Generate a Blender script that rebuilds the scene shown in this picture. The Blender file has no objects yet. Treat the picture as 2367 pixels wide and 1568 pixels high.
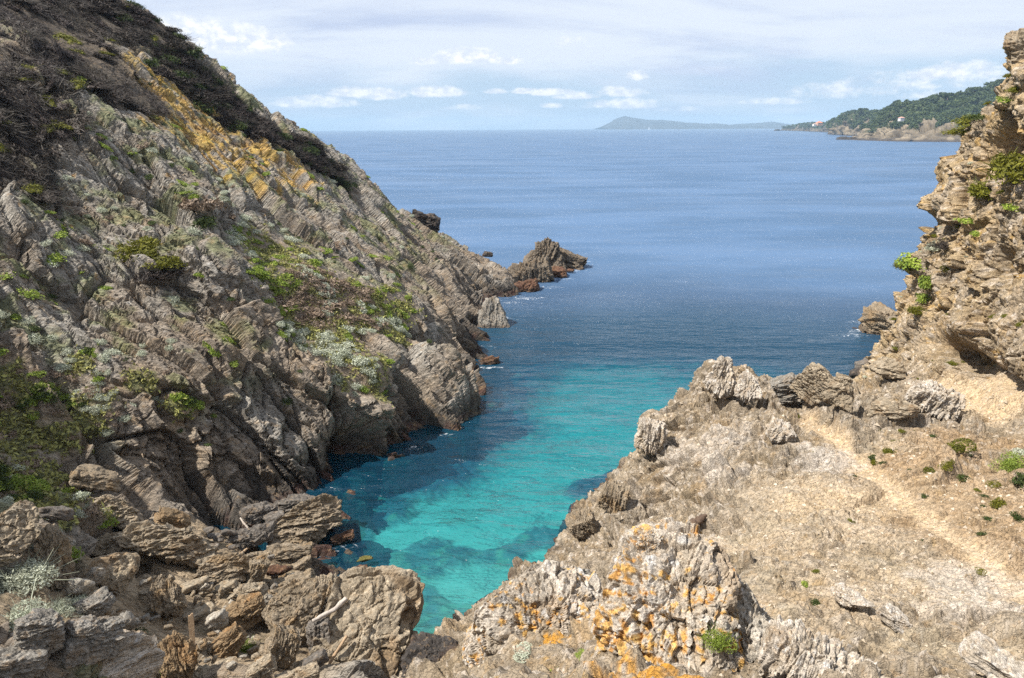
import bpy, math, random
import numpy as np
from mathutils import Vector, Matrix

# ------------------------------------------------------------------ camera, light, sky
scene = bpy.context.scene
C = scene.collection
CAM_H = 20.0
PITCH = math.atan((784 - 297) / 1578.0)
ROLL = math.radians(-0.33)
cam_data = bpy.data.cameras.new("camera")
cam = bpy.data.objects.new("camera", cam_data)
C.objects.link(cam)
cam_data.sensor_width = 36.0
cam_data.lens = 36.0 * 1578.0 / 2367.0
cam_data.clip_start = 0.1
cam_data.clip_end = 60000.0
cam.location = (0, 0, CAM_H)
cam.matrix_world = (Matrix.Translation((0, 0, CAM_H)) @ Matrix.Rotation(math.pi / 2 - PITCH, 4, 'X')
                    @ Matrix.Rotation(ROLL, 4, 'Z'))
scene.camera = cam

SUN_EL = math.radians(53)
SUN_DIR = Vector((-math.cos(SUN_EL) * math.cos(math.radians(-19)), math.cos(SUN_EL) * math.sin(math.radians(-19)), math.sin(SUN_EL)))
sun_data = bpy.data.lights.new("sun", 'SUN')
sun_data.energy = 5.0
sun_data.angle = math.radians(0.53)
sun_data.color = (1.0, 0.95, 0.86)
sun = bpy.data.objects.new("sun", sun_data)
C.objects.link(sun)
sun.rotation_euler = SUN_DIR.to_track_quat('Z', 'Y').to_euler()

scene.view_settings.view_transform = 'Standard'
scene.view_settings.look = 'None'
scene.view_settings.exposure = 0.72
scene.view_settings.gamma = 1.0
scene.cycles.use_denoising = False
scene.cycles.sample_clamp_direct = 2.5
scene.cycles.sample_clamp_indirect = 1.5


class NT:
    """Small helper for writing node trees."""
    def __init__(self, tree):
        self.t = tree
        self.n = tree.nodes
        self.l = tree.links

    def node(self, kind, **kw):
        nd = self.n.new(kind)
        for k, v in kw.items():
            if k == 'inp':
                for a, b in v.items():
                    s = nd.inputs[a]
                    if hasattr(b, 'links') or isinstance(b, bpy.types.NodeSocket):
                        self.l.new(b, s)
                    else:
                        s.default_value = b
            else:
                setattr(nd, k, v)
        return nd

    def math(self, op, a, b=None, clamp=False):
        nd = self.n.new('ShaderNodeMath')
        nd.operation = op
        nd.use_clamp = clamp
        for i, v in enumerate((a, b)):
            if v is None:
                continue
            if isinstance(v, bpy.types.NodeSocket):
                self.l.new(v, nd.inputs[i])
            else:
                nd.inputs[i].default_value = v
        return nd.outputs[0]

    def maprange(self, v, a, b, c=0.0, d=1.0, smooth=True):
        nd = self.n.new('ShaderNodeMapRange')
        nd.interpolation_type = 'SMOOTHSTEP' if smooth else 'LINEAR'
        self.l.new(v, nd.inputs[0])
        for i, x in enumerate((a, b, c, d)):
            nd.inputs[i + 1].default_value = x
        return nd.outputs[0]

    def mix(self, f, a, b, mode='MIX'):
        nd = self.n.new('ShaderNodeMix')
        nd.data_type = 'RGBA'
        nd.blend_type = mode
        for s, v in ((nd.inputs[0], f), (nd.inputs[6], a), (nd.inputs[7], b)):
            if isinstance(v, bpy.types.NodeSocket):
                self.l.new(v, s)
            else:
                s.default_value = v if not isinstance(v, tuple) else (*v, 1.0)[:4]
        return nd.outputs[2]

    def noise(self, vec, scale, detail=4.0, rough=0.55, dist=0.0, lac=2.0):
        nd = self.n.new('ShaderNodeTexNoise')
        self.l.new(vec, nd.inputs['Vector'])
        nd.inputs['Scale'].default_value = scale
        nd.inputs['Detail'].default_value = detail
        nd.inputs['Roughness'].default_value = rough
        nd.inputs['Lacunarity'].default_value = lac
        nd.inputs['Distortion'].default_value = dist
        return nd.outputs['Fac']

    def mapping(self, vec, scale=(1, 1, 1), rot=(0, 0, 0), loc=(0, 0, 0)):
        nd = self.n.new('ShaderNodeMapping')
        self.l.new(vec, nd.inputs[0])
        nd.inputs['Location'].default_value = loc
        nd.inputs['Rotation'].default_value = rot
        nd.inputs['Scale'].default_value = scale
        return nd.outputs[0]


F_PX = 1578.0


def pix_ray(dx, dy):
    a = (dx - 1183.5) / F_PX
    b = -(dy - 784) / F_PX
    c, s = math.cos(ROLL), math.sin(ROLL)
    a, b = a * c - b * s, a * s + b * c
    cp, sp = math.cos(PITCH), math.sin(PITCH)
    return np.array([a, cp + b * sp, -sp + b * cp])


def P(dx, dy, Y):
    r = pix_ray(dx, dy)
    return np.array([0, 0, CAM_H]) + r * (Y / r[1])


def W(dx, dy, z=0.0):
    r = pix_ray(dx, dy)
    return np.array([0, 0, CAM_H]) + r * ((z - CAM_H) / r[2])


# ---- world: Nishita sky with thin high cloud and small cumulus near the horizon
world = bpy.data.worlds.new("World")
scene.world = world
world.use_nodes = True
nt = NT(world.node_tree)
nt.n.clear()
tc = nt.node('ShaderNodeTexCoord')
vec = tc.outputs['Generated']
sky = nt.node('ShaderNodeTexSky')
sky.sky_type = 'NISHITA'
sky.sun_disc = False
sky.sun_elevation = SUN_EL
sky.sun_rotation = math.atan2(SUN_DIR.x, SUN_DIR.y)
sky.altitude = 0
sky.air_density = 1.0
sky.dust_density = 0.6
sky.ozone_density = 1.5
sep = nt.node('ShaderNodeSeparateXYZ', inp={0: vec})
zc = nt.math('MAXIMUM', sep.outputs[2], 0.0)
# flat layer projection for the veil of high cloud
den = nt.math('ADD', zc, 0.22)
px = nt.math('DIVIDE', sep.outputs[0], den)
py = nt.math('DIVIDE', sep.outputs[1], den)
flat = nt.node('ShaderNodeCombineXYZ', inp={0: px, 1: py, 2: 0.0}).outputs[0]
v1 = nt.noise(nt.mapping(flat, scale=(0.8, 1.0, 1), loc=(3.1, 1.7, 0)), 1.0, 5, 0.5, 0.5)
v2 = nt.noise(nt.mapping(flat, scale=(1.6, 2.6, 1), rot=(0, 0, -0.25), loc=(7.4, 0.3, 0)), 1.0, 6, 0.58, 0.4)
veil = nt.math('ADD', nt.math('MULTIPLY', v1, 0.65), nt.math('MULTIPLY', v2, 0.35))
high = nt.maprange(zc, 0.02, 0.17)
veil = nt.math('ADD', veil, nt.math('MULTIPLY', nt.math('SUBTRACT', high, 0.42), 0.34))
veil_f = nt.maprange(veil, 0.29, 0.57, 0.10, 1.0)
v3 = nt.noise(nt.mapping(flat, scale=(0.7, 1.5, 1), rot=(0, 0, 0.2), loc=(11.7, 5.1, 0)), 1.0, 6, 0.6, 0.5)
grey = nt.maprange(v3, 0.44, 0.70, 0.0, 0.85)
# horizon brightening is the sky's own; scale the physical sky
skyc = nt.mix(1.0, sky.outputs[0], (0.108, 0.108, 0.118), 'MULTIPLY')
lowblue = nt.maprange(zc, 0.0, 0.25, 1.0, 0.0)
skyc = nt.mix(nt.math('MULTIPLY', lowblue, 0.8), skyc, (0.50, 0.69, 0.92))
cloudc = nt.mix(grey, (0.80, 0.87, 0.985), (0.52, 0.61, 0.82))
col = nt.mix(veil_f, skyc, cloudc)
# cumulus: azimuth / elevation space
az = nt.math('ARCTAN2', sep.outputs[0], sep.outputs[1])
el = nt.math('ARCSINE', sep.outputs[2])
ae = nt.node('ShaderNodeCombineXYZ', inp={0: az, 1: el, 2: 0.0}).outputs[0]
edge = nt.noise(nt.mapping(ae, scale=(1.0, 1.6, 1)), 34.0, 7, 0.62)
puff = nt.noise(nt.mapping(ae, scale=(1.0, 1.5, 1), loc=(0.0, 0.006, 0)), 60.0, 5, 0.6)


def pix_ae(dx, dy):
    r = pix_ray(dx, dy)
    r = r / np.linalg.norm(r)
    return math.atan2(r[0], r[1]), math.asin(r[2])


CUM = [  # pixel centre, half width, half height, strength
    (470, 92, 105, 32, 1.0), (600, 100, 58, 22, 1.0), (540, 112, 80, 18, 0.7), (1080, 136, 62, 17, 1.0), (1165, 143, 40, 9, .8), (985, 145, 36, 8, .6), (1470, 178, 24, 11, 0.9),
    (730, 240, 75, 13, .8), (815, 217, 45, 11, .95), (880, 222, 55, 13, .95), (1012, 216, 58, 12, 1.0),
    (1150, 213, 25, 6, .7), (1215, 213, 28, 7, 0.95), (1275, 216, 50, 8, 0.95), (1330, 224, 50, 8, 0.9), (1430, 216, 50, 12, .8),
    (1450, 244, 80, 12, .8), (1270, 246, 26, 6, .7), (1100, 250, 60, 7, .45), (1790, 236, 60, 8, .55), (1930, 215, 120, 16, .5),
    (2190, 172, 100, 18, .75), (2060, 200, 120, 18, .5), (2270, 180, 60, 14, .6), (2180, 222, 70, 9, .6), (1560, 254, 50, 6, .5), (1320, 102, 50, 14, 0.35),
]
cum = None
sepa = nt.node('ShaderNodeSeparateXYZ', inp={0: ae})
for dx, dy, hw, hh, st in CUM:
    a0, e0 = pix_ae(dx, dy)
    sx = hw / F_PX * 1.45
    sy = hh / F_PX * 1.7
    u = nt.math('DIVIDE', nt.math('SUBTRACT', sepa.outputs[0], a0), sx)
    v = nt.math('DIVIDE', nt.math('SUBTRACT', sepa.outputs[1], e0), sy)
    # flat bases: squash what hangs below the centre
    v = nt.math('MULTIPLY', v, nt.maprange(v, -0.2, 0.0, 1.9, 1.0))
    d2 = nt.math('ADD', nt.math('MULTIPLY', u, u), nt.math('MULTIPLY', v, v))
    b = nt.math('MULTIPLY', nt.math('SUBTRACT', 1.0, nt.math('MINIMUM', d2, 1.0)), st)
    cum = b if cum is None else nt.math('MAXIMUM', cum, b)
cm = nt.math('ADD', cum, nt.math('MULTIPLY', nt.math('SUBTRACT', edge, 0.5), 1.9))
has = nt.maprange(cum, 0.0, 0.3)
cm = nt.math('MULTIPLY', nt.maprange(cm, 0.14, 0.85, 0.0, 0.97), has)
cumc = nt.mix(nt.maprange(puff, 0.36, 0.64), (0.78, 0.84, 0.96), (1.08, 1.08, 1.08))
col = nt.mix(cm, col, cumc)
bg = nt.node('ShaderNodeBackground', inp={0: col, 1: 0.63})
wo = nt.node('ShaderNodeOutputWorld', inp={0: bg.outputs[0]})


# ------------------------------------------------------------------ noise in numpy
def _hash(ix, iy, iz, seed):
    h = (ix.astype(np.uint32) * np.uint32(374761393) + iy.astype(np.uint32) * np.uint32(668265263)
         + iz.astype(np.uint32) * np.uint32(2147483647 - 1274126177) + np.uint32(seed * 40503 + 12345))
    h = (h ^ (h >> np.uint32(13))) * np.uint32(1274126177)
    h = (h ^ (h >> np.uint32(16))) * np.uint32(2246822519)
    return h ^ (h >> np.uint32(15))


_G = np.array([[1, 1, 0], [-1, 1, 0], [1, -1, 0], [-1, -1, 0], [1, 0, 1], [-1, 0, 1], [1, 0, -1], [-1, 0, -1],
               [0, 1, 1], [0, -1, 1], [0, 1, -1], [0, -1, -1], [1, 1, 0], [-1, 1, 0], [0, -1, 1], [0, -1, -1]], np.float32)


def perlin(p, seed=0):
    out = np.empty(len(p), np.float32)
    for s in range(0, len(p), 262144):
        q = p[s:s + 262144]
        i = np.floor(q).astype(np.int64)
        f = (q - i).astype(np.float32)
        u = f * f * f * (f * (f * 6 - 15) + 10)
        r = 0
        for cx in (0, 1):
            wx = u[:, 0] if cx else 1 - u[:, 0]
            for cy in (0, 1):
                wy = u[:, 1] if cy else 1 - u[:, 1]
                for cz in (0, 1):
                    wz = u[:, 2] if cz else 1 - u[:, 2]
                    g = _G[_hash(i[:, 0] + cx, i[:, 1] + cy, i[:, 2] + cz, seed) & np.uint32(15)]
                    r = r + wx * wy * wz * (g[:, 0] * (f[:, 0] - cx) + g[:, 1] * (f[:, 1] - cy) + g[:, 2] * (f[:, 2] - cz))
        out[s:s + 262144] = r
    return out


def fbm(p, oct=4, seed=0, gain=0.5, lac=2.03, ridge=False):
    r = 0
    a = 1.0
    t = 0
    for k in range(oct):
        n = perlin(p, seed + k * 7)
        if ridge:
            n = 1 - 2 * np.abs(n)
        r = r + a * n
        t += a
        a *= gain
        p = p * lac
    return r / t


def worley(p, seed=0, jitter=0.9):
    """F1, F2, three random numbers of the nearest cell, vector from its centre."""
    n = len(p)
    F1 = np.empty(n, np.float32); F2 = np.empty(n, np.float32)
    R = np.empty((n, 3), np.float32); V = np.empty((n, 3), np.float32)
    for s in range(0, n, 131072):
        q = p[s:s + 131072]
        i = np.floor(q).astype(np.int64)
        f = (q - i).astype(np.float32)
        m = len(q)
        b1 = np.full(m, 9e9, np.float32); b2 = np.full(m, 9e9, np.float32)
        hh = np.zeros(m, np.uint32); vv = np.zeros((m, 3), np.float32)
        for cx in (-1, 0, 1):
            for cy in (-1, 0, 1):
                for cz in (-1, 0, 1):
                    h = _hash(i[:, 0] + cx, i[:, 1] + cy, i[:, 2] + cz, seed)
                    dx = f[:, 0] - (cx + 0.5 + jitter * ((h & np.uint32(1023)).astype(np.float32) / 1023 - 0.5))
                    dy = f[:, 1] - (cy + 0.5 + jitter * (((h >> np.uint32(10)) & np.uint32(1023)).astype(np.float32) / 1023 - 0.5))
                    dz = f[:, 2] - (cz + 0.5 + jitter * (((h >> np.uint32(20)) & np.uint32(1023)).astype(np.float32) / 1023 - 0.5))
                    d = dx * dx + dy * dy + dz * dz
                    c = d < b1
                    b2 = np.where(c, b1, np.minimum(b2, d))
                    b1 = np.where(c, d, b1)
                    hh = np.where(c, h, hh)
                    vv[c, 0] = dx[c]; vv[c, 1] = dy[c]; vv[c, 2] = dz[c]
        F1[s:s + m] = np.sqrt(b1); F2[s:s + m] = np.sqrt(b2); V[s:s + m] = vv
        h2 = hh * np.uint32(2654435761)
        h2 ^= h2 >> np.uint32(15)
        R[s:s + m, 0] = (h2 & np.uint32(1023)) / 1023.0
        R[s:s + m, 1] = ((h2 >> np.uint32(10)) & np.uint32(1023)) / 1023.0
        R[s:s + m, 2] = ((h2 >> np.uint32(20)) & np.uint32(1023)) / 1023.0
    return F1, F2, R, V


def sstep(a, b, x):
    t = np.clip((x - a) / (b - a), 0, 1)
    return t * t * (3 - 2 * t)


def lerp(a, b, t):
    t = np.asarray(t)
    if np.ndim(a) == 1 and np.ndim(t) == 1 or np.ndim(a) == 2 or np.ndim(b) == 2:
        if np.ndim(t) == 1:
            t = t[:, None]
    return np.asarray(a) * (1 - t) + np.asarray(b) * t


def plates(p, scale, seed, amp, tilt, crack, cw=0.10):
    """Broken plates: every cell its own height and tilt, with an open joint between cells."""
    F1, F2, R, V = worley(p / scale, seed)
    T = R * 2 - 1
    h = (R[:, 0] - 0.5) * amp + (V[:, 0] * T[:, 1] + V[:, 1] * T[:, 2] + V[:, 2] * T[:, 0]) * tilt
    j = 1 - sstep(0.0, cw, F2 - F1)
    return h - crack * j, j, R


# ------------------------------------------------------------------ mesh building
def mesh_from_arrays(name, V, Fq, tri=False, smooth=True):
    me = bpy.data.meshes.new(name)
    k = 3 if tri else 4
    me.vertices.add(len(V))
    me.vertices.foreach_set('co', np.ascontiguousarray(V, np.float32).ravel())
    me.loops.add(len(Fq) * k)
    me.loops.foreach_set('vertex_index', np.ascontiguousarray(Fq, np.int32).ravel())
    me.polygons.add(len(Fq))
    me.polygons.foreach_set('loop_start', np.arange(0, len(Fq) * k, k, dtype=np.int32))
    me.polygons.foreach_set('use_smooth', np.full(len(Fq), smooth, bool))
    me.update(calc_edges=True)
    return me


def set_col(me, name, col):
    a = me.attributes.new(name, 'FLOAT_COLOR', 'POINT')
    c = np.ones((len(col), 4), np.float32)
    c[:, :3] = col
    a.data.foreach_set('color', c.ravel())


def set_f(me, name, v):
    a = me.attributes.new(name, 'FLOAT', 'POINT')
    a.data.foreach_set('value', np.ascontiguousarray(v, np.float32))


def grid_faces(nu, nv):
    i = np.arange(nu * nv).reshape(nu, nv)
    return np.stack([i[:-1, :-1], i[1:, :-1], i[1:, 1:], i[:-1, 1:]], -1).reshape(-1, 4)


def link(name, me, mat=None, parent=None):
    o = bpy.data.objects.new(name, me)
    C.objects.link(o)
    if mat is not None and not me.materials:
        me.materials.append(mat)
    if parent is not None:
        o.parent = parent
    return o


def structure(o):
    o['kind'] = 'structure'
    return o


def tag(o, label, cat, group=None, kind=None):
    o['label'] = label
    o['category'] = cat
    if group:
        o['group'] = group
    if kind:
        o['kind'] = kind
    return o


class Rbf:
    """Smooth surface through scattered points."""
    def __init__(self, xy, h, smooth=0.0):
        xy = np.asarray(xy, float)
        n = len(xy)
        self.c = xy
        r = np.linalg.norm(xy[:, None] - xy[None], axis=-1)
        A = np.zeros((n + 3, n + 3))
        A[:n, :n] = self.phi(r) - smooth * np.eye(n)
        A[:n, n] = 1
        A[:n, n + 1:] = xy
        A[n:, :n] = A[:n, n:].T
        b = np.zeros(n + 3)
        b[:n] = h
        self.w = np.linalg.lstsq(A, b, rcond=None)[0]

    @staticmethod
    def phi(r):
        return -np.sqrt(r * r + 0.4)

    def __call__(self, xy):
        out = np.empty(len(xy))
        n = len(self.c)
        for s in range(0, len(xy), 60000):
            q = xy[s:s + 60000]
            d = np.zeros((len(q), n))
            for k in range(2):
                d += (q[:, k:k + 1] - self.c[None, :, k]) ** 2
            out[s:s + 60000] = self.phi(np.sqrt(d)) @ self.w[:n] + self.w[n] + q @ self.w[n + 1:]
        return out


class Land:
    """Terrain sheet: heights along a tilted axis d, so steep walls are sampled as well as flats."""
    def __init__(self, d, pts, smooth=0.0):
        d = np.array(d, float)
        self.d = d / np.linalg.norm(d)
        e = np.array([0, 1.0, 0]) - self.d * self.d[1]
        self.eq = e / np.linalg.norm(e)
        self.ep = np.cross(self.eq, self.d)
        pts = np.array(pts, float)
        self.rbf = Rbf(np.stack([pts @ self.ep, pts @ self.eq], -1), pts @ self.d, smooth)

    def grid(self, ps, qs):
        Q, Pp = np.meshgrid(qs, ps, indexing='ij')
        pq = np.stack([Pp.ravel(), Q.ravel()], -1)
        h = self.rbf(pq)
        X = pq[:, :1] * self.ep + pq[:, 1:] * self.eq + h[:, None] * self.d
        nq, np_ = len(qs), len(ps)
        return X, self.normals(X, nq, np_)

    def normals(self, X, nq, np_):
        G = X.reshape(nq, np_, 3)
        a = np.gradient(G, axis=1)
        b = np.gradient(G, axis=0)
        N = np.cross(a, b).reshape(-1, 3)
        N /= np.linalg.norm(N, axis=1, keepdims=True) + 1e-9
        s = np.sign(N @ self.d)
        s[s == 0] = 1
        return N * s[:, None]


def spaced(a, b, f):
    """Positions from a to b whose step at each place is f(position)."""
    out = [a]
    while out[-1] < b:
        out.append(out[-1] + f(out[-1]))
    return np.array(out)

# ------------------------------------------------------------------ terrain: control points
def pts(lst):
    return [P(*q) for q in lst]


left_pts = pts([
    # left edge of the view, top to bottom
    (0, 0, 60), (0, 100, 53), (0, 300, 44), (0, 500, 38.5), (0, 700, 33.5), (0, 850, 30.5), (0, 1000, 28.5), (0, 1120, 25), (0, 1250, 19.5),
    # ridge
    (292, 12, 77), (418, 118, 80), (538, 232, 84), (645, 303, 88), (742, 348, 91), (838, 430, 91), (938, 522, 90), (1036, 562, 89), (1130, 622, 87), (1175, 654, 85),
    # upper face
    (150, 80, 61), (300, 150, 61), (450, 220, 66), (150, 300, 47.5), (300, 300, 51), (500, 300, 62), (600, 350, 64.5), (720, 400, 72), (200, 500, 42.5), (350, 480, 46), (500, 450, 50), (650, 480, 57),
    (800, 500, 65.5), (900, 600, 64), (1000, 665, 68), (1070, 715, 73), (1100, 690, 79),
    # middle face
    (150, 700, 36.5), (300, 650, 39), (300, 800, 35), (420, 700, 39), (500, 600, 41.5), (450, 900, 34.5), (200, 1000, 30.5), (300, 950, 32),
    # terrace
    (600, 590, 49), (700, 640, 48), (800, 660, 51), (900, 690, 54), (980, 700, 57), (700, 740, 44), (800, 780, 44.5), (870, 850, 41.5), (950, 790, 52), (750, 840, 40.5), (640, 780, 41),
    # cliff under the terrace
    (1050, 800, 58), (1090, 780, 61), (1000, 850, 48.5), (1060, 880, 51), (900, 950, 41.5), (980, 950, 44), (700, 950, 38), (600, 850, 38.5), (780, 1020, 37.5), (550, 1000, 35.5), (650, 1050, 35.8), (450, 1090, 33), (600, 1110, 34.8), (350, 1150, 30.5),
    # beach and foot of the slope
    (200, 1120, 27.5), (300, 1200, 26.3), (400, 1200, 28), (480, 1180, 31), (480, 1250, 27.5), (150, 1200, 23), (300, 1290, 23.5), (130, 1320, 19.5), (250, 1400, 19), (400, 1330, 23.2), (380, 1440, 20), (470, 1390, 22), (560, 1340, 24.6), (600, 1270, 27.6),
    (130, 1500, 15.3), (300, 1568, 15.2), (450, 1530, 18), (600, 1440, 21.6), (600, 1560, 17.9), (0, 1400, 16), (0, 1568, 12.3), (700, 1400, 23.2), (720, 1480, 21), (760, 1560, 19)]) + [
    np.array(p, float) for p in [
        # waterline and below it
        (-0.2, 81.8, -.1), (-2.6, 74, -.2), (-3, 66.8, -.2), (-2.3, 58.6, -.2), (-3.1, 49.3, -.2), (-3.7, 44.4, -.2), (-5.8, 41.6, -.2), (-8.7, 38.6, -.3), (-10.6, 35.6, -.1), (-9.8, 32, .0), (-9.2, 29.4, .1), (-8.2, 27.2, .2), (-6.5, 25, .1), (-5.0, 22.5, -.2), (-5.2, 20, .3),
        (2.5, 84, -2.5), (0.6, 74, -3), (0, 66, -3), (0.8, 58, -3), (0, 49, -3), (-.7, 43, -2.6), (-3, 39.5, -2), (-6, 36, -1.4), (-6.8, 31, -1.2), (-5.0, 27.8, -1.2), (-3.6, 24.5, -1.5), (-2.5, 21, -1.5), (5, 70, -7), (5, 50, -6), (1, 32, -3), (1, 26, -3), (10, 90, -9),
        # behind the ridge, falling to the sea
        (-36, 88, 20), (-28, 97, 12), (-20, 99, 6), (-10, 99, 0), (-3, 98, -2), (4, 94, -4), (-30, 110, -4), (-50, 105, 4), (-15, 112, -8), (0, 108, -8), (-48, 88, 27),
        # hill continuing outside the frame; unseen near bluff shaped to shade the beach
        (-55, 72, 40), (-70, 66, 48), (-50, 50, 35), (-62, 42, 42), (-40, 34, 26), (-55, 25, 36), (-34, 26, 21), (-25.5, 21, 18), (-40, 14, 27), (-24, 17, 19), (-21, 13, 16.5), (-21, 9, 17), (-17, 14.5, 9.0), (-19.5, 19, 8.5), (-22.5, 23, 9.5), (-15, 9, 10), (-9, 8, 7), (-6, 12, 4), (-10, 3, 9), (-24, 2, 18)]]

right_pts = pts([
    # foreground slope and saddle
    (1400, 1568, 8.6), (1700, 1568, 9), (2000, 1568, 9.4), (2367, 1568, 9.6), (2367, 1350, 13.6), (2200, 1400, 13), (2000, 1350, 14.5), (1750, 1350, 15), (1850, 1150, 21), (2100, 1200, 18.8), (2367, 1200, 17), (2250, 1050, 22.5), (2050, 1000, 26), (1870, 960, 30), (1950, 1080, 23.5),
    (1650, 850, 35), (1720, 880, 35), (1650, 930, 33), (1760, 930, 32.5), (1820, 900, 35), (1880, 880, 37), (1950, 910, 36), (1500, 985, 33.5), (1560, 1010, 31), (1485, 1070, 33.5), (1500, 1200, 27), (1600, 1100, 27), (1700, 1000, 28), (1700, 1250, 19.2), (1400, 1300, 21.8), (1420, 1200, 27), (1250, 1330, 25.4),
    (1200, 1500, 15), (1100, 1440, 20.5), (1000, 1568, 16.6), (1000, 1500, 20.5), (1300, 1420, 16.5), (2150, 960, 27.5), (2300, 1130, 19.3),
    # wall
    (2170, 890, 31), (2250, 920, 28.5), (2367, 950, 25.5), (2080, 860, 35), (2030, 900, 36.5), (2367, 850, 25.8), (2235, 820, 31), (2170, 770, 33.5), (2390, 700, 27), (2320, 700, 29), (2225, 700, 33), (2150, 700, 37),
    (2325, 500, 31), (2235, 500, 35.5), (2395, 500, 29), (2395, 300, 31), (2330, 330, 33.5), (2265, 330, 36.5), (2390, 160, 32), (2230, 600, 34.5), (2120, 780, 37),
    (2065, 760, 40.5), (2100, 690, 41), (2118, 640, 41.5), (2150, 560, 41.5), (2172, 520, 41.5), (2205, 470, 41), (2210, 420, 40.5), (2228, 340, 40.5), (2255, 285, 40.5), (2300, 245, 39), (2345, 215, 37), (2375, 140, 34.5), (2395, 110, 34)]) + [
    np.array(p, float) for p in [
        (21.9, 40.5, 3.6), (24.5, 44, 4.0), (26.5, 48.5, .8), (29, 46, 9), (33, 47, 14), (35, 43, 21), (30, 40, 23.5), (33, 34, 27), (30, 30, 25.5), (40, 36, 28), (40, 25, 26), (31, 22, 21), (27, 20, 14), (25, 14, 12.5), (38, 14, 22), (21, 8, 12.5), (30, 5, 18),
        (0, 0.5, 17.6), (4, 3, 15), (10, 4, 14.5), (-2, 4, 14.2), (-4, 8, 8.5), (-5, 14, 2.8), (-3, 12, 7), (-8, 6, 8), (-6, 0, 13), (15, 0, 17),
        (-4.3, 21.8, -.3), (-1.6, 25.6, -.2), (1.2, 28.2, -.2), (3.3, 33.2, -.2), (5.9, 36.8, -.2), (8.0, 39.6, -.2),
        (-3, 24.6, -2), (0, 29, -2.4), (1.7, 33.5, -2.4), (4, 37.8, -2.6), (6.8, 41.5, -3), (-5.6, 20.5, -.6),
        (11, 41, -1.5), (14, 42.5, -1.5), (17, 43.5, -1.0), (20, 44.5, -1), (12, 46, -4), (22, 48, -3), (27, 52, -3), (32, 56, -3), (36, 62, -2.5), (30, 51, 2.5), (36, 57, 3), (40, 62, 6), (42, 54, 14), (42, 68, -3), (30, 64, -5), (15, 55, -6), (0, 45, -5)]]

left_land = Land((0.48, -0.12, 0.87), left_pts, 0.02)
right_land = Land((-0.60, -0.22, 0.77), right_pts, 0.02)


def project(X):
    q = X - np.array([0, 0, CAM_H])
    cp, sp = math.cos(PITCH), math.sin(PITCH)
    f = q[:, 1] * cp - q[:, 2] * sp
    u = q[:, 1] * sp + q[:, 2] * cp
    r = q[:, 0]
    c, s = math.cos(ROLL), math.sin(ROLL)
    a, b = r / f, u / f
    a, b = a * c + b * s, -a * s + b * c
    return np.stack([1183.5 + a * F_PX, 784 - b * F_PX, f], -1)


def blobs(X, lst):
    """Union of soft world-space ellipsoids: (centre, radius along x, y, z)."""
    m = np.zeros(len(X), np.float32)
    for c, r in lst:
        r = np.broadcast_to(np.asarray(r, float), (3,))
        d = np.sqrt((((X - np.asarray(c)) / r) ** 2).sum(1))
        m = np.maximum(m, np.clip(1.35 - d, 0, 1))
    return m


class Locator:
    """Where the view ray of a photo point meets a terrain sheet."""
    def __init__(self, X):
        self.X = X
        self.pj = project(X)

    def __call__(self, dx, dy):
        d = np.hypot(self.pj[:, 0] - dx, self.pj[:, 1] - dy)
        ok = (d < 9) & (self.pj[:, 2] > 1)
        if not ok.any():
            ok = d < d.min() + 3
        k = np.where(ok)[0]
        return self.X[k[np.argmin(self.pj[k, 2])]]


def dive(Y, nq, np_):
    """Below the waterline the rock drops away steeply; what is far under the bed is not kept."""
    z = Y[:, 2]
    Y[:, 2] = np.where(z < -.45, -.45 + (z + .45) * 6.0, z)
    F = grid_faces(nq, np_)
    return Y, F[Y[F, 2].max(1) > -9]


# ------------------------------------------------------------------ hillside on the left
fast_k = 1.0


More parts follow.
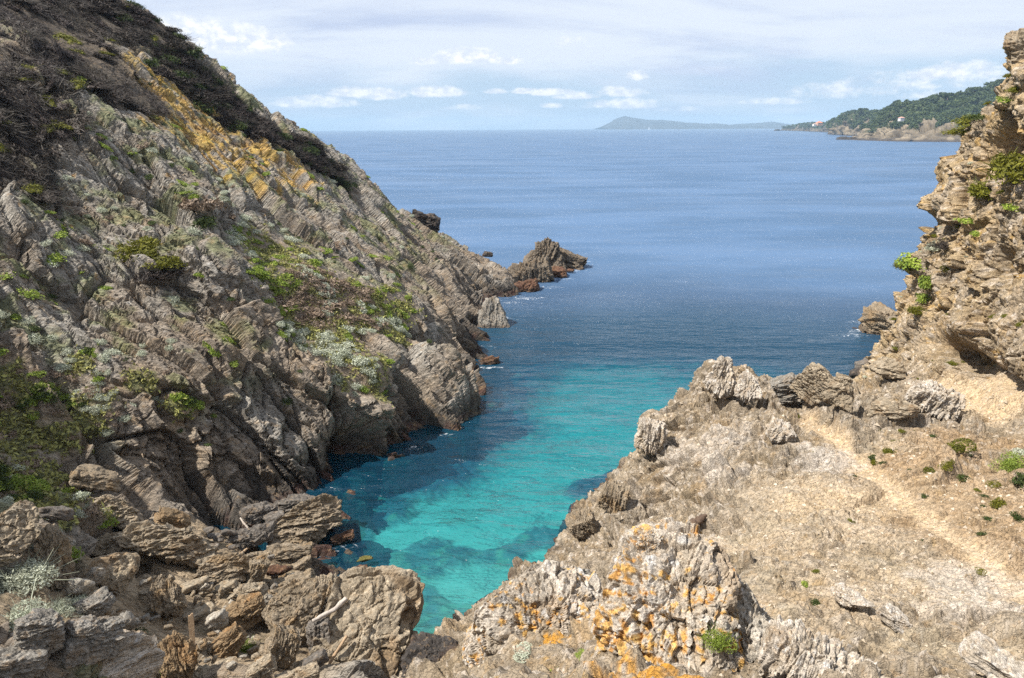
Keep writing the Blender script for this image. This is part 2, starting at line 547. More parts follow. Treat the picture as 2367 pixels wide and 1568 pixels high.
def build_left():
    L = left_land
    qs_y = spaced(2.0, 114.0, lambda y: 0.055 * fast_k if y < 26 else (0.085 * fast_k if y < 60 else 0.11 * fast_k))
    p_all = np.array(left_pts) @ L.ep
    q_of = lambda y: y / L.eq[1]
    ps = spaced(-62, 14, lambda p: 0.16 * fast_k if p < -42 else 0.068 * fast_k)
    X, N = L.grid(ps, q_of(qs_y))
    nq, np_ = len(qs_y), len(ps)
    loc = Locator(X[::3])
    at = lambda lst: [(loc(a, b), r) for a, b, r in lst]
    # --- masks
    terrace = blobs(X, at([(640, 590, 4), (720, 650, 5), (800, 690, 5), (880, 720, 4.5), (760, 760, 4.5), (830, 810, 3.5), (860, 860, 2.2), (930, 700, 3)]))
    beach = blobs(X, at([(470, 1390, 2.6), (360, 1440, 2.5), (430, 1330, 2.4), (520, 1300, 2.4), (300, 1350, 2.2), (250, 1450, 3), (560, 1440, 2.5), (400, 1250, 2.2), (650, 1400, 2.5), (600, 1540, 2.5), (460, 1240, 2.3), (640, 1300, 2.2), (700, 1500, 2.5), (300, 1540, 2), (130, 1420, 2.5)]))
    gully = blobs(X, at([(30, 1010, 2.4), (60, 1080, 2.4), (110, 1110, 2.0), (40, 1170, 2.4), (140, 1010, 1.8), (220, 940, 1.6), (190, 850, 1.4), (40, 880, 1.8), (330, 880, 1.2), (180, 1170, 1.6), (410, 930, 1.0)]))
    scrub = blobs(X, at([(60, 20, 7), (130, 75, 5), (200, 130, 4), (260, 180, 3.2), (330, 220, 2.6), (10, 130, 2.6), (70, 215, 2.2), (10, 250, 2.4), (30, 320, 1.8), (200, 15, 6), (120, 20, 6), (280, 60, 4), (110, 270, 1.8), (160, 110, 4), (90, 140, 3), (40, 200, 2.6), (60, 300, 2.0), (40, 400, 1.8), (90, 420, 1.6), (10, 360, 2.2)]))
    ridge_scrub = blobs(X, at([(420, 135, 4.5), (480, 195, 4.2), (545, 250, 4), (615, 298, 3.6), (680, 332, 3.2), (735, 360, 2.8), (340, 60, 5), (385, 100, 4.5), (790, 400, 2), (445, 155, 4), (525, 225, 4), (585, 272, 3.6), (650, 312, 3.2), (715, 345, 3), (765, 378, 2.4), (310, 35, 5), (810, 415, 1.6)]))
    lichen = blobs(X, at([(330, 165, 5), (390, 195, 6), (450, 235, 6.5), (520, 275, 7), (570, 315, 7), (470, 300, 5.5), (400, 250, 4.5), (620, 345, 6), (690, 395, 5), (540, 370, 4)]))
    n_lo = fbm(X / 7.0, 3, 11)
    n_mid = fbm(X / 1.7, 4, 12)
    soft = np.clip(np.maximum(np.maximum(sstep(.25, .8, terrace + .5 * n_mid), .9 * sstep(.2, .8, beach + .3 * n_mid)),
                              np.maximum(.75 * sstep(.3, .9, gully + .6 * n_mid), .8 * sstep(.3, .8, np.maximum(scrub, ridge_scrub) + .5 * n_mid))), 0, 1)
    rock = 1 - soft
    # --- displacement: schist plates elongated down the dip
    dip = L.ep * 0.92 - L.eq * 0.30
    dip /= np.linalg.norm(dip)
    st = np.cross(L.d, dip)
    wv = np.stack([fbm(X / 8, 3, 21), fbm(X / 8, 3, 22), fbm(X / 8, 3, 23)], -1) * .7
    Xw = X + wv
    A = np.stack([(Xw @ dip) / 4.2, Xw @ st, (Xw @ L.d) / 1.3], -1)
    d1, j1, R1 = plates(A, 2.2, 31, 1.5, 1.25, 0.8, 0.07)
    A2 = A + 0.11 * np.stack([fbm(X / 1.5, 2, 41), fbm(X / 1.5, 2, 42), fbm(X / 1.5, 2, 43)], -1)
    d2, j2, R2 = plates(A2, 0.75, 32, 0.52, 0.50, 0.28, 0.07)
    d3, j3, R3 = plates(A2 * np.array([1.0, 1, 1]), 0.27, 33, 0.19, 0.19, 0.07, 0.10)
    fol = fbm(np.stack([A2[:, 0] * .9, A2[:, 1] * 3.4, A2[:, 2] * 2.0], -1), 4, 51, ridge=True)
    jl = perlin(np.stack([A2[:, 0] * .55, A2[:, 1] * .62, A2[:, 2] * .5], -1), 57)
    jl2 = perlin(np.stack([A2[:, 0] * .9, A2[:, 1] * 1.5, A2[:, 2] * 1.1], -1), 58)
    lj = sstep(.055, .0, np.abs(jl)) + .5 * sstep(.05, .0, np.abs(jl2))
    lowc = sstep(9.0, 2.0, X[:, 2])           # the cliff foot is more deeply cut
    D = rock * (d1 * (0.70 + .5 * lowc) + d2 * (.58 + .4 * lowc) + .6 * d3 - .42 * lj + 0.075 * fol * (.6 + .8 * sstep(-.1, .3, n_lo)))
    D += 0.6 * n_lo * (1 - .7 * beach) + 0.12 * n_mid * (.5 + .5 * rock) + 0.07 * fbm(X / .35, 3, 61)
    D += soft * 0.10 * fbm(X / 0.8, 4, 62, ridge=True)
    # rounded bosses and hollows that the photograph shows
    for (a, b, r, amp) in [(1000, 850, 2.4, 1.0), (1085, 840, 1.5, .8), (1020, 920, 2.0, .8), (830, 1035, 2.0, -3.2), (1085, 745, 1.6, -1.3), (590, 1060, 2.4, .8), (480, 1060, 3.0, .8), (350, 1110, 2.2, .7), (260, 1180, 1.6, .8), (460, 480, 1.6, 1.2),
                           (330, 600, 2.2, .9), (560, 760, 3, .6), (420, 860, 3, .5), (700, 1020, 1.0, .7), (640, 1080, 1.2, .6), (740, 860, 1.2, .6), (860, 960, 1.2, .8), (600, 930, 1.2, -.8), (520, 880, 1.1, -.8)]:
        c = loc(a, b)
        g = np.exp(-(((X - c) / r) ** 2).sum(1) * 1.4)
        D += amp * g
    D = D * (.12 + .88 * sstep(-1.2, .1, X[:, 2]))
    Y = X + N * D[:, None]
    # overhang: push the cliff foot seaward a little, raggedly
    Y = Y + np.stack([.2 * fbm(X / 1.2, 3, 71), .2 * fbm(X / 1.2, 3, 72), 0 * D], -1) * rock[:, None]
    N2 = L.normals(Y, nq, np_)
    # --- colour of the rock itself
    z = Y[:, 2]
    g1 = np.array([.420, .388, .335]); g2 = np.array([.550, .515, .455]); br = np.array([.375, .265, .165]); oc = np.array([.44, .285, .13]); dk = np.array([.165, .142, .122])
    col = lerp(g1, g2, np.clip(.5 + .9 * (R2[:, 0] - .5) + .8 * n_mid, 0, 1))
    warm = sstep(-.25, .45, fbm(X / 3.2, 4, 81) + .35 * (R1[:, 1] - .5) + .35 * sstep(14, 4, z) - .05)
    col = lerp(col, br, .68 * warm)
    col = lerp(col, oc, .5 * sstep(.22, .5, fbm(X / 1.4, 4, 82) + .1 * warm))
    col = lerp(col, dk, .55 * sstep(.12, .45, fbm(X / .9, 4, 83) + .3 * (R3[:, 0] - .5)))
    col = lerp(col, dk, .55 * np.clip(1 - np.minimum(j1, j2) + .8 * lj, 0, 1) * rock)
    pale = sstep(.30, .5, fbm(X / .5, 4, 84)) * rock
    col = lerp(col, np.array([.62, .59, .55]), .6 * pale)
    soil = lerp(np.array([.20, .150, .108]), np.array([.27, .215, .16]), np.clip(.5 + n_mid * 1.6, 0, 1))
    sand = lerp(np.array([.30, .225, .145]), np.array([.40, .315, .215]), np.clip(.5 + fbm(X / .5, 3, 85) * 1.5, 0, 1))
    col = lerp(col, soil, soft * .85)
    col = lerp(col, sand, sstep(.25, .75, beach + .4 * n_mid) * .85)
    grass = sstep(.05, .35, fbm(X / 1.3, 5, 86) + .35 * terrace + .42 * gully - .24 + .16 * soft)
    gcol = lerp(np.array([.085, .105, .03]), np.array([.15, .165, .055]), np.clip(.5 + fbm(X / .4, 3, 87) * 1.5, 0, 1))
    col = lerp(col, gcol, .75 * grass * sstep(.15, .5, soft) * (1 - .8 * sstep(.1, .5, beach)) * (1 - .8 * sstep(.3, .7, np.maximum(scrub, ridge_scrub))))
    moss = sstep(.10, .34, fbm(X / 2.2, 5, 88) + .15 * (1 - j1) + .10 * (N2[:, 2] - .6)) * rock * sstep(4, 8, z)
    col = lerp(col, np.array([.15, .175, .055]), .6 * moss)
    hs = sstep(.3, .7, np.maximum(scrub, ridge_scrub) + .3 * n_mid)
    col = lerp(col, np.array([.075, .058, .045]), .8 * hs)
    lm = sstep(.0, .30, fbm(np.stack([A[:, 0] * .8, A[:, 1], A[:, 2]], -1) / .42, 5, 89) + .25 * fbm(X / 2.5, 3, 92) + .56 * lichen - .33)
    col = lerp(col, lerp(np.array([.40, .22, .045]), np.array([.58, .38, .07]), np.clip(.5 + 2 * n_mid, 0, 1)), .76 * lm * sstep(.05, .3, lichen) * (1 - hs))
    sp = sstep(.36, .46, fbm(X / .55, 4, 90)) * sstep(8, 14, z) * rock
    col = lerp(col, np.array([.46, .25, .05]), .6 * sp)
    wet = sstep(2.4, .5, z + 1.3 * n_mid) * (1 - sstep(.4, .8, beach))
    col = lerp(col, np.array([.045, .038, .033]), .85 * wet)
    alg = sstep(.75, .3, z + .5 * n_mid) * sstep(-.2, .1, z) * sstep(-.2, .2, fbm(X / .8, 3, 91))
    col = lerp(col, np.array([.095, .038, .028]), .65 * alg)
    Y, F = dive(Y, nq, np_)
    me = mesh_from_arrays('hillside', Y, F, smooth=False)
    set_col(me, 'Col', col)
    return me, dict(X=Y, N=N2, z=z, terrace=terrace, gully=gully, scrub=scrub, ridge=ridge_scrub, soft=soft, rock=rock, lichen=lichen, grass=grass, beach=beach, joint=1 - j1, n_lo=n_lo, n_mid=n_mid)


def seg_dist(X, poly):
    d = np.full(len(X), 1e9)
    for a, b in zip(poly[:-1], poly[1:]):
        ab = b - a
        t = np.clip(((X - a) @ ab) / (ab @ ab), 0, 1)
        d = np.minimum(d, np.linalg.norm(X - a - t[:, None] * ab, axis=1))
    return d


# ------------------------------------------------------------------ cliff and spur on the right
def build_right():
    L = right_land
    ys = spaced(1.0, 74.0, lambda y: (0.028 if y < 17 else 0.042 if y < 30 else .055 if y < 44 else .16) * fast_k)
    ps = spaced(-20, 46, lambda p: (.05 if p < 33 else .12) * fast_k)
    X, N = L.grid(ps, ys / L.eq[1])
    nq, np_ = len(ys), len(ps)
    loc = Locator(X[::3])
    at = lambda lst: [(loc(a, b), r) for a, b, r in lst]
    path = np.array([loc(a, b) for a, b in [(2367, 1370), (2290, 1290), (2200, 1240), (2110, 1170), (2020, 1110), (1990, 1060), (1940, 1020), (1890, 980), (1865, 955)]])
    pd = seg_dist(X, path)
    path2 = np.array([loc(a, b) for a, b in [(2110, 1170), (1950, 1160), (1850, 1170)]])
    upper = np.array([loc(a, b) for a, b in [(2150, 890), (2220, 920), (2300, 930), (2260, 900)]])
    wig = fbm(X / 1.5, 3, 111)
    pathm = np.maximum(sstep(.6, .1, pd + .35 * wig), .5 * sstep(1.0, .2, seg_dist(X, path2) + .6 * wig))
    pathm = np.maximum(pathm, sstep(1.5, .4, seg_dist(X, upper) + .5 * wig))
    smooth = blobs(X, at([(1950, 1180, 3.2), (1850, 1150, 2.8), (2050, 1220, 2.6), (1750, 1250, 2.6), (1800, 1400, 2.4), (2150, 1330, 2.4), (1950, 1320, 2.6), (2100, 1120, 2.2), (2200, 1150, 2.5), (2280, 1220, 2.2), (2150, 1480, 1.7), (2080, 1040, 2.2)]))
    n_lo = fbm(X / 5.0, 3, 112)
    n_mid = fbm(X / 1.3, 4, 113)
    sm = np.maximum(sstep(.2, 1.1, smooth + .8 * n_mid) * .62, pathm * .95)
    wall = sstep(.35, .7, -N[:, 0] - .1 + .25 * n_mid) * sstep(20, 23, X[:, 0] + .2 * X[:, 1] * 0)
    wv = np.stack([fbm(X / 3, 3, 121), fbm(X / 3, 3, 122), fbm(X / 3, 3, 123)], -1)
    Xw = X + wv * 1.0
    # near-vertical foliation of the spur; gentler dipping beds in the wall
    f1 = np.array([0.30, 0.85, 0.20]); f1 /= np.linalg.norm(f1)
    f2 = np.array([0.25, -.15, .95]); f2 /= np.linalg.norm(f2)
    f3 = np.cross(f1, f2); f3 /= np.linalg.norm(f3); f2 = np.cross(f3, f1)
    A = np.stack([(Xw @ f3) / 1.5, (Xw @ f1), (Xw @ f2) / 1.9], -1)
    d1, j1, R1 = plates(A, 1.9, 131, 1.0, .7, .40, .10)
    A2 = A + .22 * np.stack([fbm(X / .8, 2, 141), fbm(X / .8, 2, 142), fbm(X / .8, 2, 143)], -1)
    d2, j2, R2 = plates(A2, .62, 132, .36, .30, .17, .12)
    d3, j3, R3 = plates(A2, .21, 133, .12, .10, .05, .14)
    d4, j4, R4 = plates(A2 + .03, .085, 134, .045, .035, .014, .16)
    knob = fbm(X / .30, 4, 151, ridge=True)
    rock = 1 - sm
    lump = sstep(-.2, .35, fbm(X / 2.6, 3, 152) + .22 * wall)
    bed = perlin(np.stack([Xw @ f1 * .35, (Xw @ (np.array([.35, .1, .93]))) * 1.5, Xw @ f3 * .35], -1), 153)
    fb = np.array([.28, -.30, .91])
    Aw = np.stack([(Xw @ f3) / 1.6, Xw @ fb, (Xw @ np.cross(f3, fb)) / 1.9], -1)
    dw, jw, Rw = plates(Aw, 1.15, 136, .62, .50, .22, .08)
    dw2, jw2, Rw2 = plates(Aw + .12 * wv, .40, 137, .15, .14, .07, .11)
    d1 = d1 * (1 - wall) + wall * (dw * 1.2 + dw2)
    d2 = d2 * (1 - .72 * wall)
    d3 = d3 * (1 - .45 * wall)
    amp = rock * (.42 + .80 * lump)
    D = amp * (d1 * (.60 + .25 * wall) + d2 * (1.15 - .25 * wall) + .85 * d3 + .13 * knob) + rock * (d4 * .45) + wall * rock * .13 * (1 - 2 * np.abs(bed))
    D += .45 * n_lo + .22 * n_mid * (.35 + .65 * rock) + .035 * fbm(X / .16, 3, 154) + .10 * rock * fbm(X / .45, 3, 155)
    D += (1 - rock) * (.016 * fbm(X / .12, 2, 156) + .10 * d4 + .10 * d3 * (1 - pathm))
    # ribs of harder rock showing through the slope
    rib = sstep(.10, .42, fbm(np.stack([Xw @ f3 * .25, Xw @ f1 * .8, Xw @ f2 * .3], -1) * .9, 4, 157)) * (1 - pathm)
    D += rib * (.16 + .5 * d2 + .5 * d3)
    D -= .12 * pathm
    for (a, b, r, am) in [(2305, 350, (1.3, 1.9, 1.0), -3.0), (2230, 828, (1.1, 2.0, .6), -1.9), (2300, 860, (1.1, 1.8, .5), -1.7), (2170, 795, (1.0, 1.0, .5), -1.8), (2290, 610, (1.0, 1.2, .8), -2.0), (2160, 455, (1.2, 1.3, .9), .9), (2150, 480, (.8, .9, .5), .5), (2200, 400, (1.3, 1.4, 1.2), .8),
                          (2345, 130, (.8, 1.0, .7), 1.0), (2340, 190, (.9, .9, .6), -.8), (2120, 560, (.8, 1, .5), -.6), (2085, 600, (.8, 1, .6), .6), (2070, 680, (.9, 1, .6), .5), (2130, 650, (.8, .8, 1.2), -.5), (2050, 850, (.9, .9, .6), .5), (2230, 760, (1, 1.4, .6), .7),
                          (2180, 920, (1.3, 1.3, .6), .5), (2090, 950, (1.2, 1, .5), .5), (2140, 720, (.8, 1, .4), .5), (2260, 260, (.9, .9, .5), -.5), (2320, 760, (.8, .8, .6), .6), (2250, 560, (.8, 1.1, .5), .5), (1650, 845, (.5, .5, .8), .5), (1500, 985, (.8, .8, .7), .5)]:
        c = loc(a, b)
        D += am * np.exp(-(((X - c) / np.array(r)) ** 2).sum(1) * 1.3)
    D = D * (.12 + .88 * sstep(-1.2, .1, X[:, 2]))
    Y = X + N * D[:, None]
    lat = (.16 * rock + .02 * wall * rock)[:, None]
    Y = Y + np.stack([fbm(X / .7, 3, 161), fbm(X / .7, 3, 162), fbm(X / .7, 3, 163)], -1) * lat
    N2 = L.normals(Y, nq, np_)
    z = Y[:, 2]
    c1 = np.array([.385, .300, .195]); c2 = np.array([.530, .440, .335]); gr = np.array([.315, .270, .212]); oc = np.array([.43, .265, .10]); dk = np.array([.150, .115, .078])
    col = lerp(c1, c2, np.clip(.5 + .8 * (R2[:, 0] - .5) + 1.1 * n_mid, 0, 1))
    col = lerp(col, gr, .75 * sstep(-.05, .3, fbm(X / 2.1, 4, 171) - .18 * wall))
    col = lerp(col, oc, .55 * sstep(.08, .42, fbm(X / 1.6, 4, 172) + .10 * wall))
    col = lerp(col, dk, .7 * sstep(.08, .36, fbm(X / .45, 4, 173) + .25 * (R3[:, 0] - .5)))
    col = lerp(col, dk, .5 * (1 - np.minimum(j2, j1 * (1 - wall) + jw * wall)) * rock)
    col = lerp(col, np.array([.49, .345, .165]), .42 * wall * sstep(-.25, .25, fbm(X / 1.9, 4, 181)))
    white = sstep(.10, .38, fbm(X / .22, 4, 174) + .35 * (R3[:, 1] - .5)) * rock
    col = lerp(col, np.array([.64, .57, .50]), .52 * white)
    gravel = lerp(np.array([.385, .290, .185]), np.array([.49, .385, .265]), np.clip(.5 + 1.4 * fbm(X / .25, 3, 175) + .5 * (R4[:, 0] - .5), 0, 1))
    gravel = lerp(gravel, np.array([.56, .49, .41]), .6 * sstep(.80, .92, R4[:, 1]) * (1 - .7 * pathm))
    gravel = lerp(gravel, np.array([.21, .16, .11]), .6 * sstep(.82, .93, R4[:, 2]))
    col = lerp(col, gravel, sm * .9)
    dull = sstep(.0, .35, fbm(X / 1.9, 4, 176)) * sm * (1 - pathm)
    col = lerp(col, np.array([.30, .265, .19]), .55 * dull)
    pth = lerp(np.array([.56, .405, .235]), np.array([.60, .46, .31]), np.clip(.5 + 1.5 * fbm(X / .3, 3, 177), 0, 1))
    col = lerp(col, pth, .7 * pathm)
    brown = blobs(X, at([(2200, 1100, 3), (2280, 1180, 2.6), (2150, 1190, 1.6), (2100, 1080, 2.2), (2300, 1250, 1.6), (2240, 1020, 2.2)]))
    col = lerp(col, np.array([.335, .225, .125]), .65 * sstep(.1, .8, brown + .4 * n_mid) * (1 - pathm) * (1 - .6 * white))
    quartz = blobs(X, at([(2230, 1330, 1.5), (2260, 1400, 1.2), (1660, 1010, 1.8), (1560, 1060, 1.5), (1900, 1060, 1.5), (1700, 1100, 1.4)]))
    col = lerp(col, np.array([.62, .56, .50]), .45 * sstep(.2, .9, quartz + .9 * fbm(X / .5, 4, 178)))
    lic = blobs(X, at([(1280, 1430, .9), (1230, 1420, .6), (1300, 1480, .7), (1560, 1560, 1.0), (1450, 1540, .8)]))
    lm = sstep(.05, .25, fbm(X / .28, 5, 179) + .5 * lic - .22) * sstep(.05, .3, lic)
    col = lerp(col, np.array([.60, .29, .03]), .85 * lm)
    lm2 = sstep(.30, .42, fbm(X / .5, 4, 180) + .1 * wall) * sstep(6, 9, z) * rock
    col = lerp(col, np.array([.46, .27, .06]), .5 * lm2)
    wetb = sstep(1.1, .3, z + .8 * n_mid)
    col = lerp(col, np.array([.085, .062, .045]), .75 * wetb)
    alg = sstep(.35, .05, z + .4 * n_mid)
    col = lerp(col, np.array([.10, .045, .035]), .75 * alg)
    Y, F = dive(Y, nq, np_)
    me = mesh_from_arrays('cliff', Y, F, smooth=False)
    set_col(me, 'Col', col)
    return me, dict(X=Y, N=N2, z=z, smooth=sm, wall=wall, rock=rock, path=pathm, brown=brown)


# ------------------------------------------------------------------ rock material
def rock_material(name, bump=0.5, scale=1.0, rough=0.92, aniso=(1, 1, 1), rot=(0, 0, 0), contrast=1.0):
    m = bpy.data.materials.new(name)
    m.use_nodes = True
    t = NT(m.node_tree)
    t.n.clear()
    att = t.node('ShaderNodeAttribute', attribute_name='Col')
    tcn = t.node('ShaderNodeTexCoord')
    geo = t.mapping(tcn.outputs['Object'], scale=aniso, rot=rot)
    n1 = t.noise(geo, 2.6 * scale, 8, 0.68, 0.3)
    n2 = t.noise(geo, 11.0 * scale, 6, 0.7, 0.2)
    vo = t.node('ShaderNodeTexVoronoi', feature='DISTANCE_TO_EDGE')
    warp = t.node('ShaderNodeTexNoise', inp={'Vector': geo, 'Scale': 4.0 * scale, 'Detail': 3.0})
    wv = t.node('ShaderNodeVectorMath', operation='MULTIPLY_ADD', inp={0: warp.outputs['Color'], 1: (0.35, 0.35, 0.35), 2: geo})
    t.l.new(wv.outputs[0], vo.inputs['Vector'])
    vo.inputs['Scale'].default_value = 3.2 * scale
    crack = t.maprange(vo.outputs['Distance'], 0.0, 0.05, 0.0, 1.0)
    f = t.math('ADD', t.math('MULTIPLY', n1, 0.55), t.math('MULTIPLY', n2, 0.45))
    k = t.maprange(f, 0.33, 0.67, 1.0 - 0.42 * contrast, 1.0 + 0.38 * contrast, False)
    c = t.node('ShaderNodeVectorMath', operation='SCALE', inp={0: att.outputs['Color'], 'Scale': k}).outputs[0]
    c = t.mix(t.math('MULTIPLY', t.maprange(t.noise(geo, 2.2 * scale, 6, .68), .53, .66), 0.45), c, (0.36, 0.24, 0.13), 'MIX')
    c = t.mix(t.math('MULTIPLY', t.math('SUBTRACT', 1.0, crack), 0.30), c, (0.06, 0.05, 0.04))
    hgt = t.math('ADD', t.math('ADD', t.math('MULTIPLY', n1, 0.7), t.math('MULTIPLY', n2, 0.4)), t.math('MULTIPLY', crack, 0.18))
    bp = t.node('ShaderNodeBump', inp={'Strength': bump, 'Distance': 0.22 / scale, 'Height': hgt})
    b = t.node('ShaderNodeBsdfPrincipled', inp={'Base Color': c, 'Roughness': rough, 'Normal': bp.outputs[0]})
    b.inputs['Specular IOR Level'].default_value = 0.25
    t.node('ShaderNodeOutputMaterial', inp={0: b.outputs[0]})
    return m


# dip of the schist in the left hill: stretch the fine grain along it
M_left = rock_material('schist_left', 1.0, 0.9, contrast=1.3, aniso=(.55, 1.7, .8), rot=(0, 0.6, 0.35))
M_right = rock_material('schist_right', 0.9, 1.6, contrast=1.3, aniso=(1.0, 1.3, .8), rot=(.2, .1, .3))
me, LF = build_left()
hillside = structure(link('hillside', me, M_left))
me, RT = build_right()
cliff = structure(link('cliff', me, M_right))

# ------------------------------------------------------------------ sea bed and water
SAND = [(1480, 905), (1350, 800), (1420, 840), (1300, 870), (1350, 950), (1230, 1000), (1280, 1050), (1150, 1060), (1400, 1000), (1100, 1120), (1200, 1150), (1000, 1100), (950, 1160), (1300, 1130), (1440, 1070), (1100, 1250), (1180, 1290), (1050, 1310), (1000, 1420), (1080, 1390), (1250, 1220), (1500, 950), (1150, 1180), (1260, 1120), (1350, 1100), (1210, 1240), (1100, 1180), (960, 1460), (1040, 1450), (1400, 920), (900, 1165), (1560, 850), (1450, 790)]
WEED = [(1180, 900), (1130, 960), (1060, 1030), (980, 1060), (1020, 1010), (900, 1120), (820, 1160), (1200, 840), (1230, 780), (1160, 800), (1355, 1068), (1000, 1200), (1080, 1210), (960, 1220), (900, 1240), (890, 1310), (930, 1290), (1220, 1170), (1290, 1210), (1180, 1210), (1000, 1330), (1060, 1350), (1010, 1400), (1010, 1480), (950, 1520), (1270, 1290), (1450, 1050), (1510, 1000), (1140, 1340), (850, 1270), (760, 1290), (820, 1310), (1330, 1160), (1390, 1115), (1200, 1330), (1480, 1040), (1540, 970), (1590, 920), (870, 1090), (830, 1080), (960, 1370)]


def bed_build():
    qs = spaced(14.0, 700.0, lambda y: .10 if y < 60 else .3 if y < 110 else 8)
    ps = np.concatenate([np.linspace(-400, -24, 30), spaced(-22, 62, lambda x: .11), np.linspace(66, 500, 30)])
    Q, Pp = np.meshgrid(qs, ps, indexing='ij')
    xy = np.stack([Pp.ravel(), Q.ravel()], -1)
    cs, hs = [], []
    for a, b in SAND:
        w = W(a, b); cs.append(w[:2]); hs.append(1.0)
    for a, b in WEED:
        w = W(a, b); cs.append(w[:2]); hs.append(-1.0)
    for x, y, v in [(20, 50, -.5), (30, 55, -.5), (20, 70, -.6), (5, 80, -1), (30, 80, -.6), (45, 70, -1), (0, 95, -1), (25, 100, -1), (50, 100, -1), (0, 70, -1), (-15, 40, -1), (-15, 30, -1), (20, 120, -1), (-20, 120, -1), (60, 120, -1), (50, 50, -1), (15, 60, .1)]:
        cs.append((x, y)); hs.append(v)
    m = np.clip(Rbf(cs, hs, 0.15)(xy), -1.5, 1.5)
    X3 = np.stack([xy[:, 0], xy[:, 1], 0 * xy[:, 0]], -1)
    m = m + 1.0 * fbm(X3 / 4.0, 4, 201) + .8 * fbm(X3 / 1.1, 4, 202) * sstep(48, 30, xy[:, 1]) + .25
    depth = np.interp(xy[:, 1], [16, 24, 30, 40, 55, 70, 85, 110, 130], [.9, 1.4, 1.9, 2.6, 3.3, 5.0, 9, 14, 18])
    depth += np.interp(xy[:, 0] - .15 * xy[:, 1], [-10, 0, 10, 30, 50], [0, 0, 0, 2.0, 3.0]) * sstep(45, 70, xy[:, 1])
    rocky = sstep(.80, -.60, m + 1.1 * fbm(X3 / .7, 4, 207) * sstep(48, 30, xy[:, 1]))
    rocky = rocky * (1 - .38 * sstep(42, 30, xy[:, 1]))
    lumps = rocky * (.35 + .9 * np.clip(fbm(X3 / 1.6, 4, 203) + .2, 0, 1)) * np.minimum(1, depth / 2.5)
    zz = -depth + lumps
    sand = lerp(np.array([.34, .40, .31]), np.array([.44, .50, .40]), np.clip(.5 + fbm(X3 / 2, 3, 204), 0, 1))
    weed = lerp(np.array([.030, .036, .075]), np.array([.10, .10, .13]), np.clip(.5 + 1.3 * fbm(X3 / .8, 4, 205), 0, 1))
    weed = lerp(weed, np.array([.22, .25, .13]), .8 * sstep(.0, .35, fbm(X3 / 1.1, 5, 206) + .3 * sstep(36, 26, xy[:, 1]) - .1))
    weed = lerp(weed, np.array([.20, .10, .085]), .7 * sstep(.12, .35, fbm(X3 / .9, 4, 208)) * sstep(36, 27, xy[:, 1]))
    col = lerp(sand, weed, rocky * .93)
    me = mesh_from_arrays('seabed', np.stack([xy[:, 0], xy[:, 1], zz], -1), grid_faces(len(qs), len(ps)))
    set_col(me, 'Col', col)
    return me, cs, hs


def plain_attr_material(name, rough=.9):
    mt = bpy.data.materials.new(name)
    mt.use_nodes = True
    t = NT(mt.node_tree)
    t.n.clear()
    att = t.node('ShaderNodeAttribute', attribute_name='Col')
    b = t.node('ShaderNodeBsdfPrincipled', inp={'Base Color': att.outputs['Color'], 'Roughness': rough})
    b.inputs['Specular IOR Level'].default_value = 0.1
    t.node('ShaderNodeOutputMaterial', inp={0: b.outputs[0]})
    return mt


me, _, _ = bed_build()
seabed = structure(link('seabed', me, plain_attr_material('seabed_mat')))


def depth_at(xy):
    d = np.interp(xy[:, 1], [16, 24, 30, 40, 55, 70, 85, 110, 130], [.9, 1.4, 1.9, 2.6, 3.3, 5.0, 9, 14, 18])
    return d + np.interp(xy[:, 0] - .15 * xy[:, 1], [-10, 0, 10, 30, 50], [0, 0, 0, 2.0, 3.0]) * sstep(45, 70, xy[:, 1])


SEA_R = 11500.0


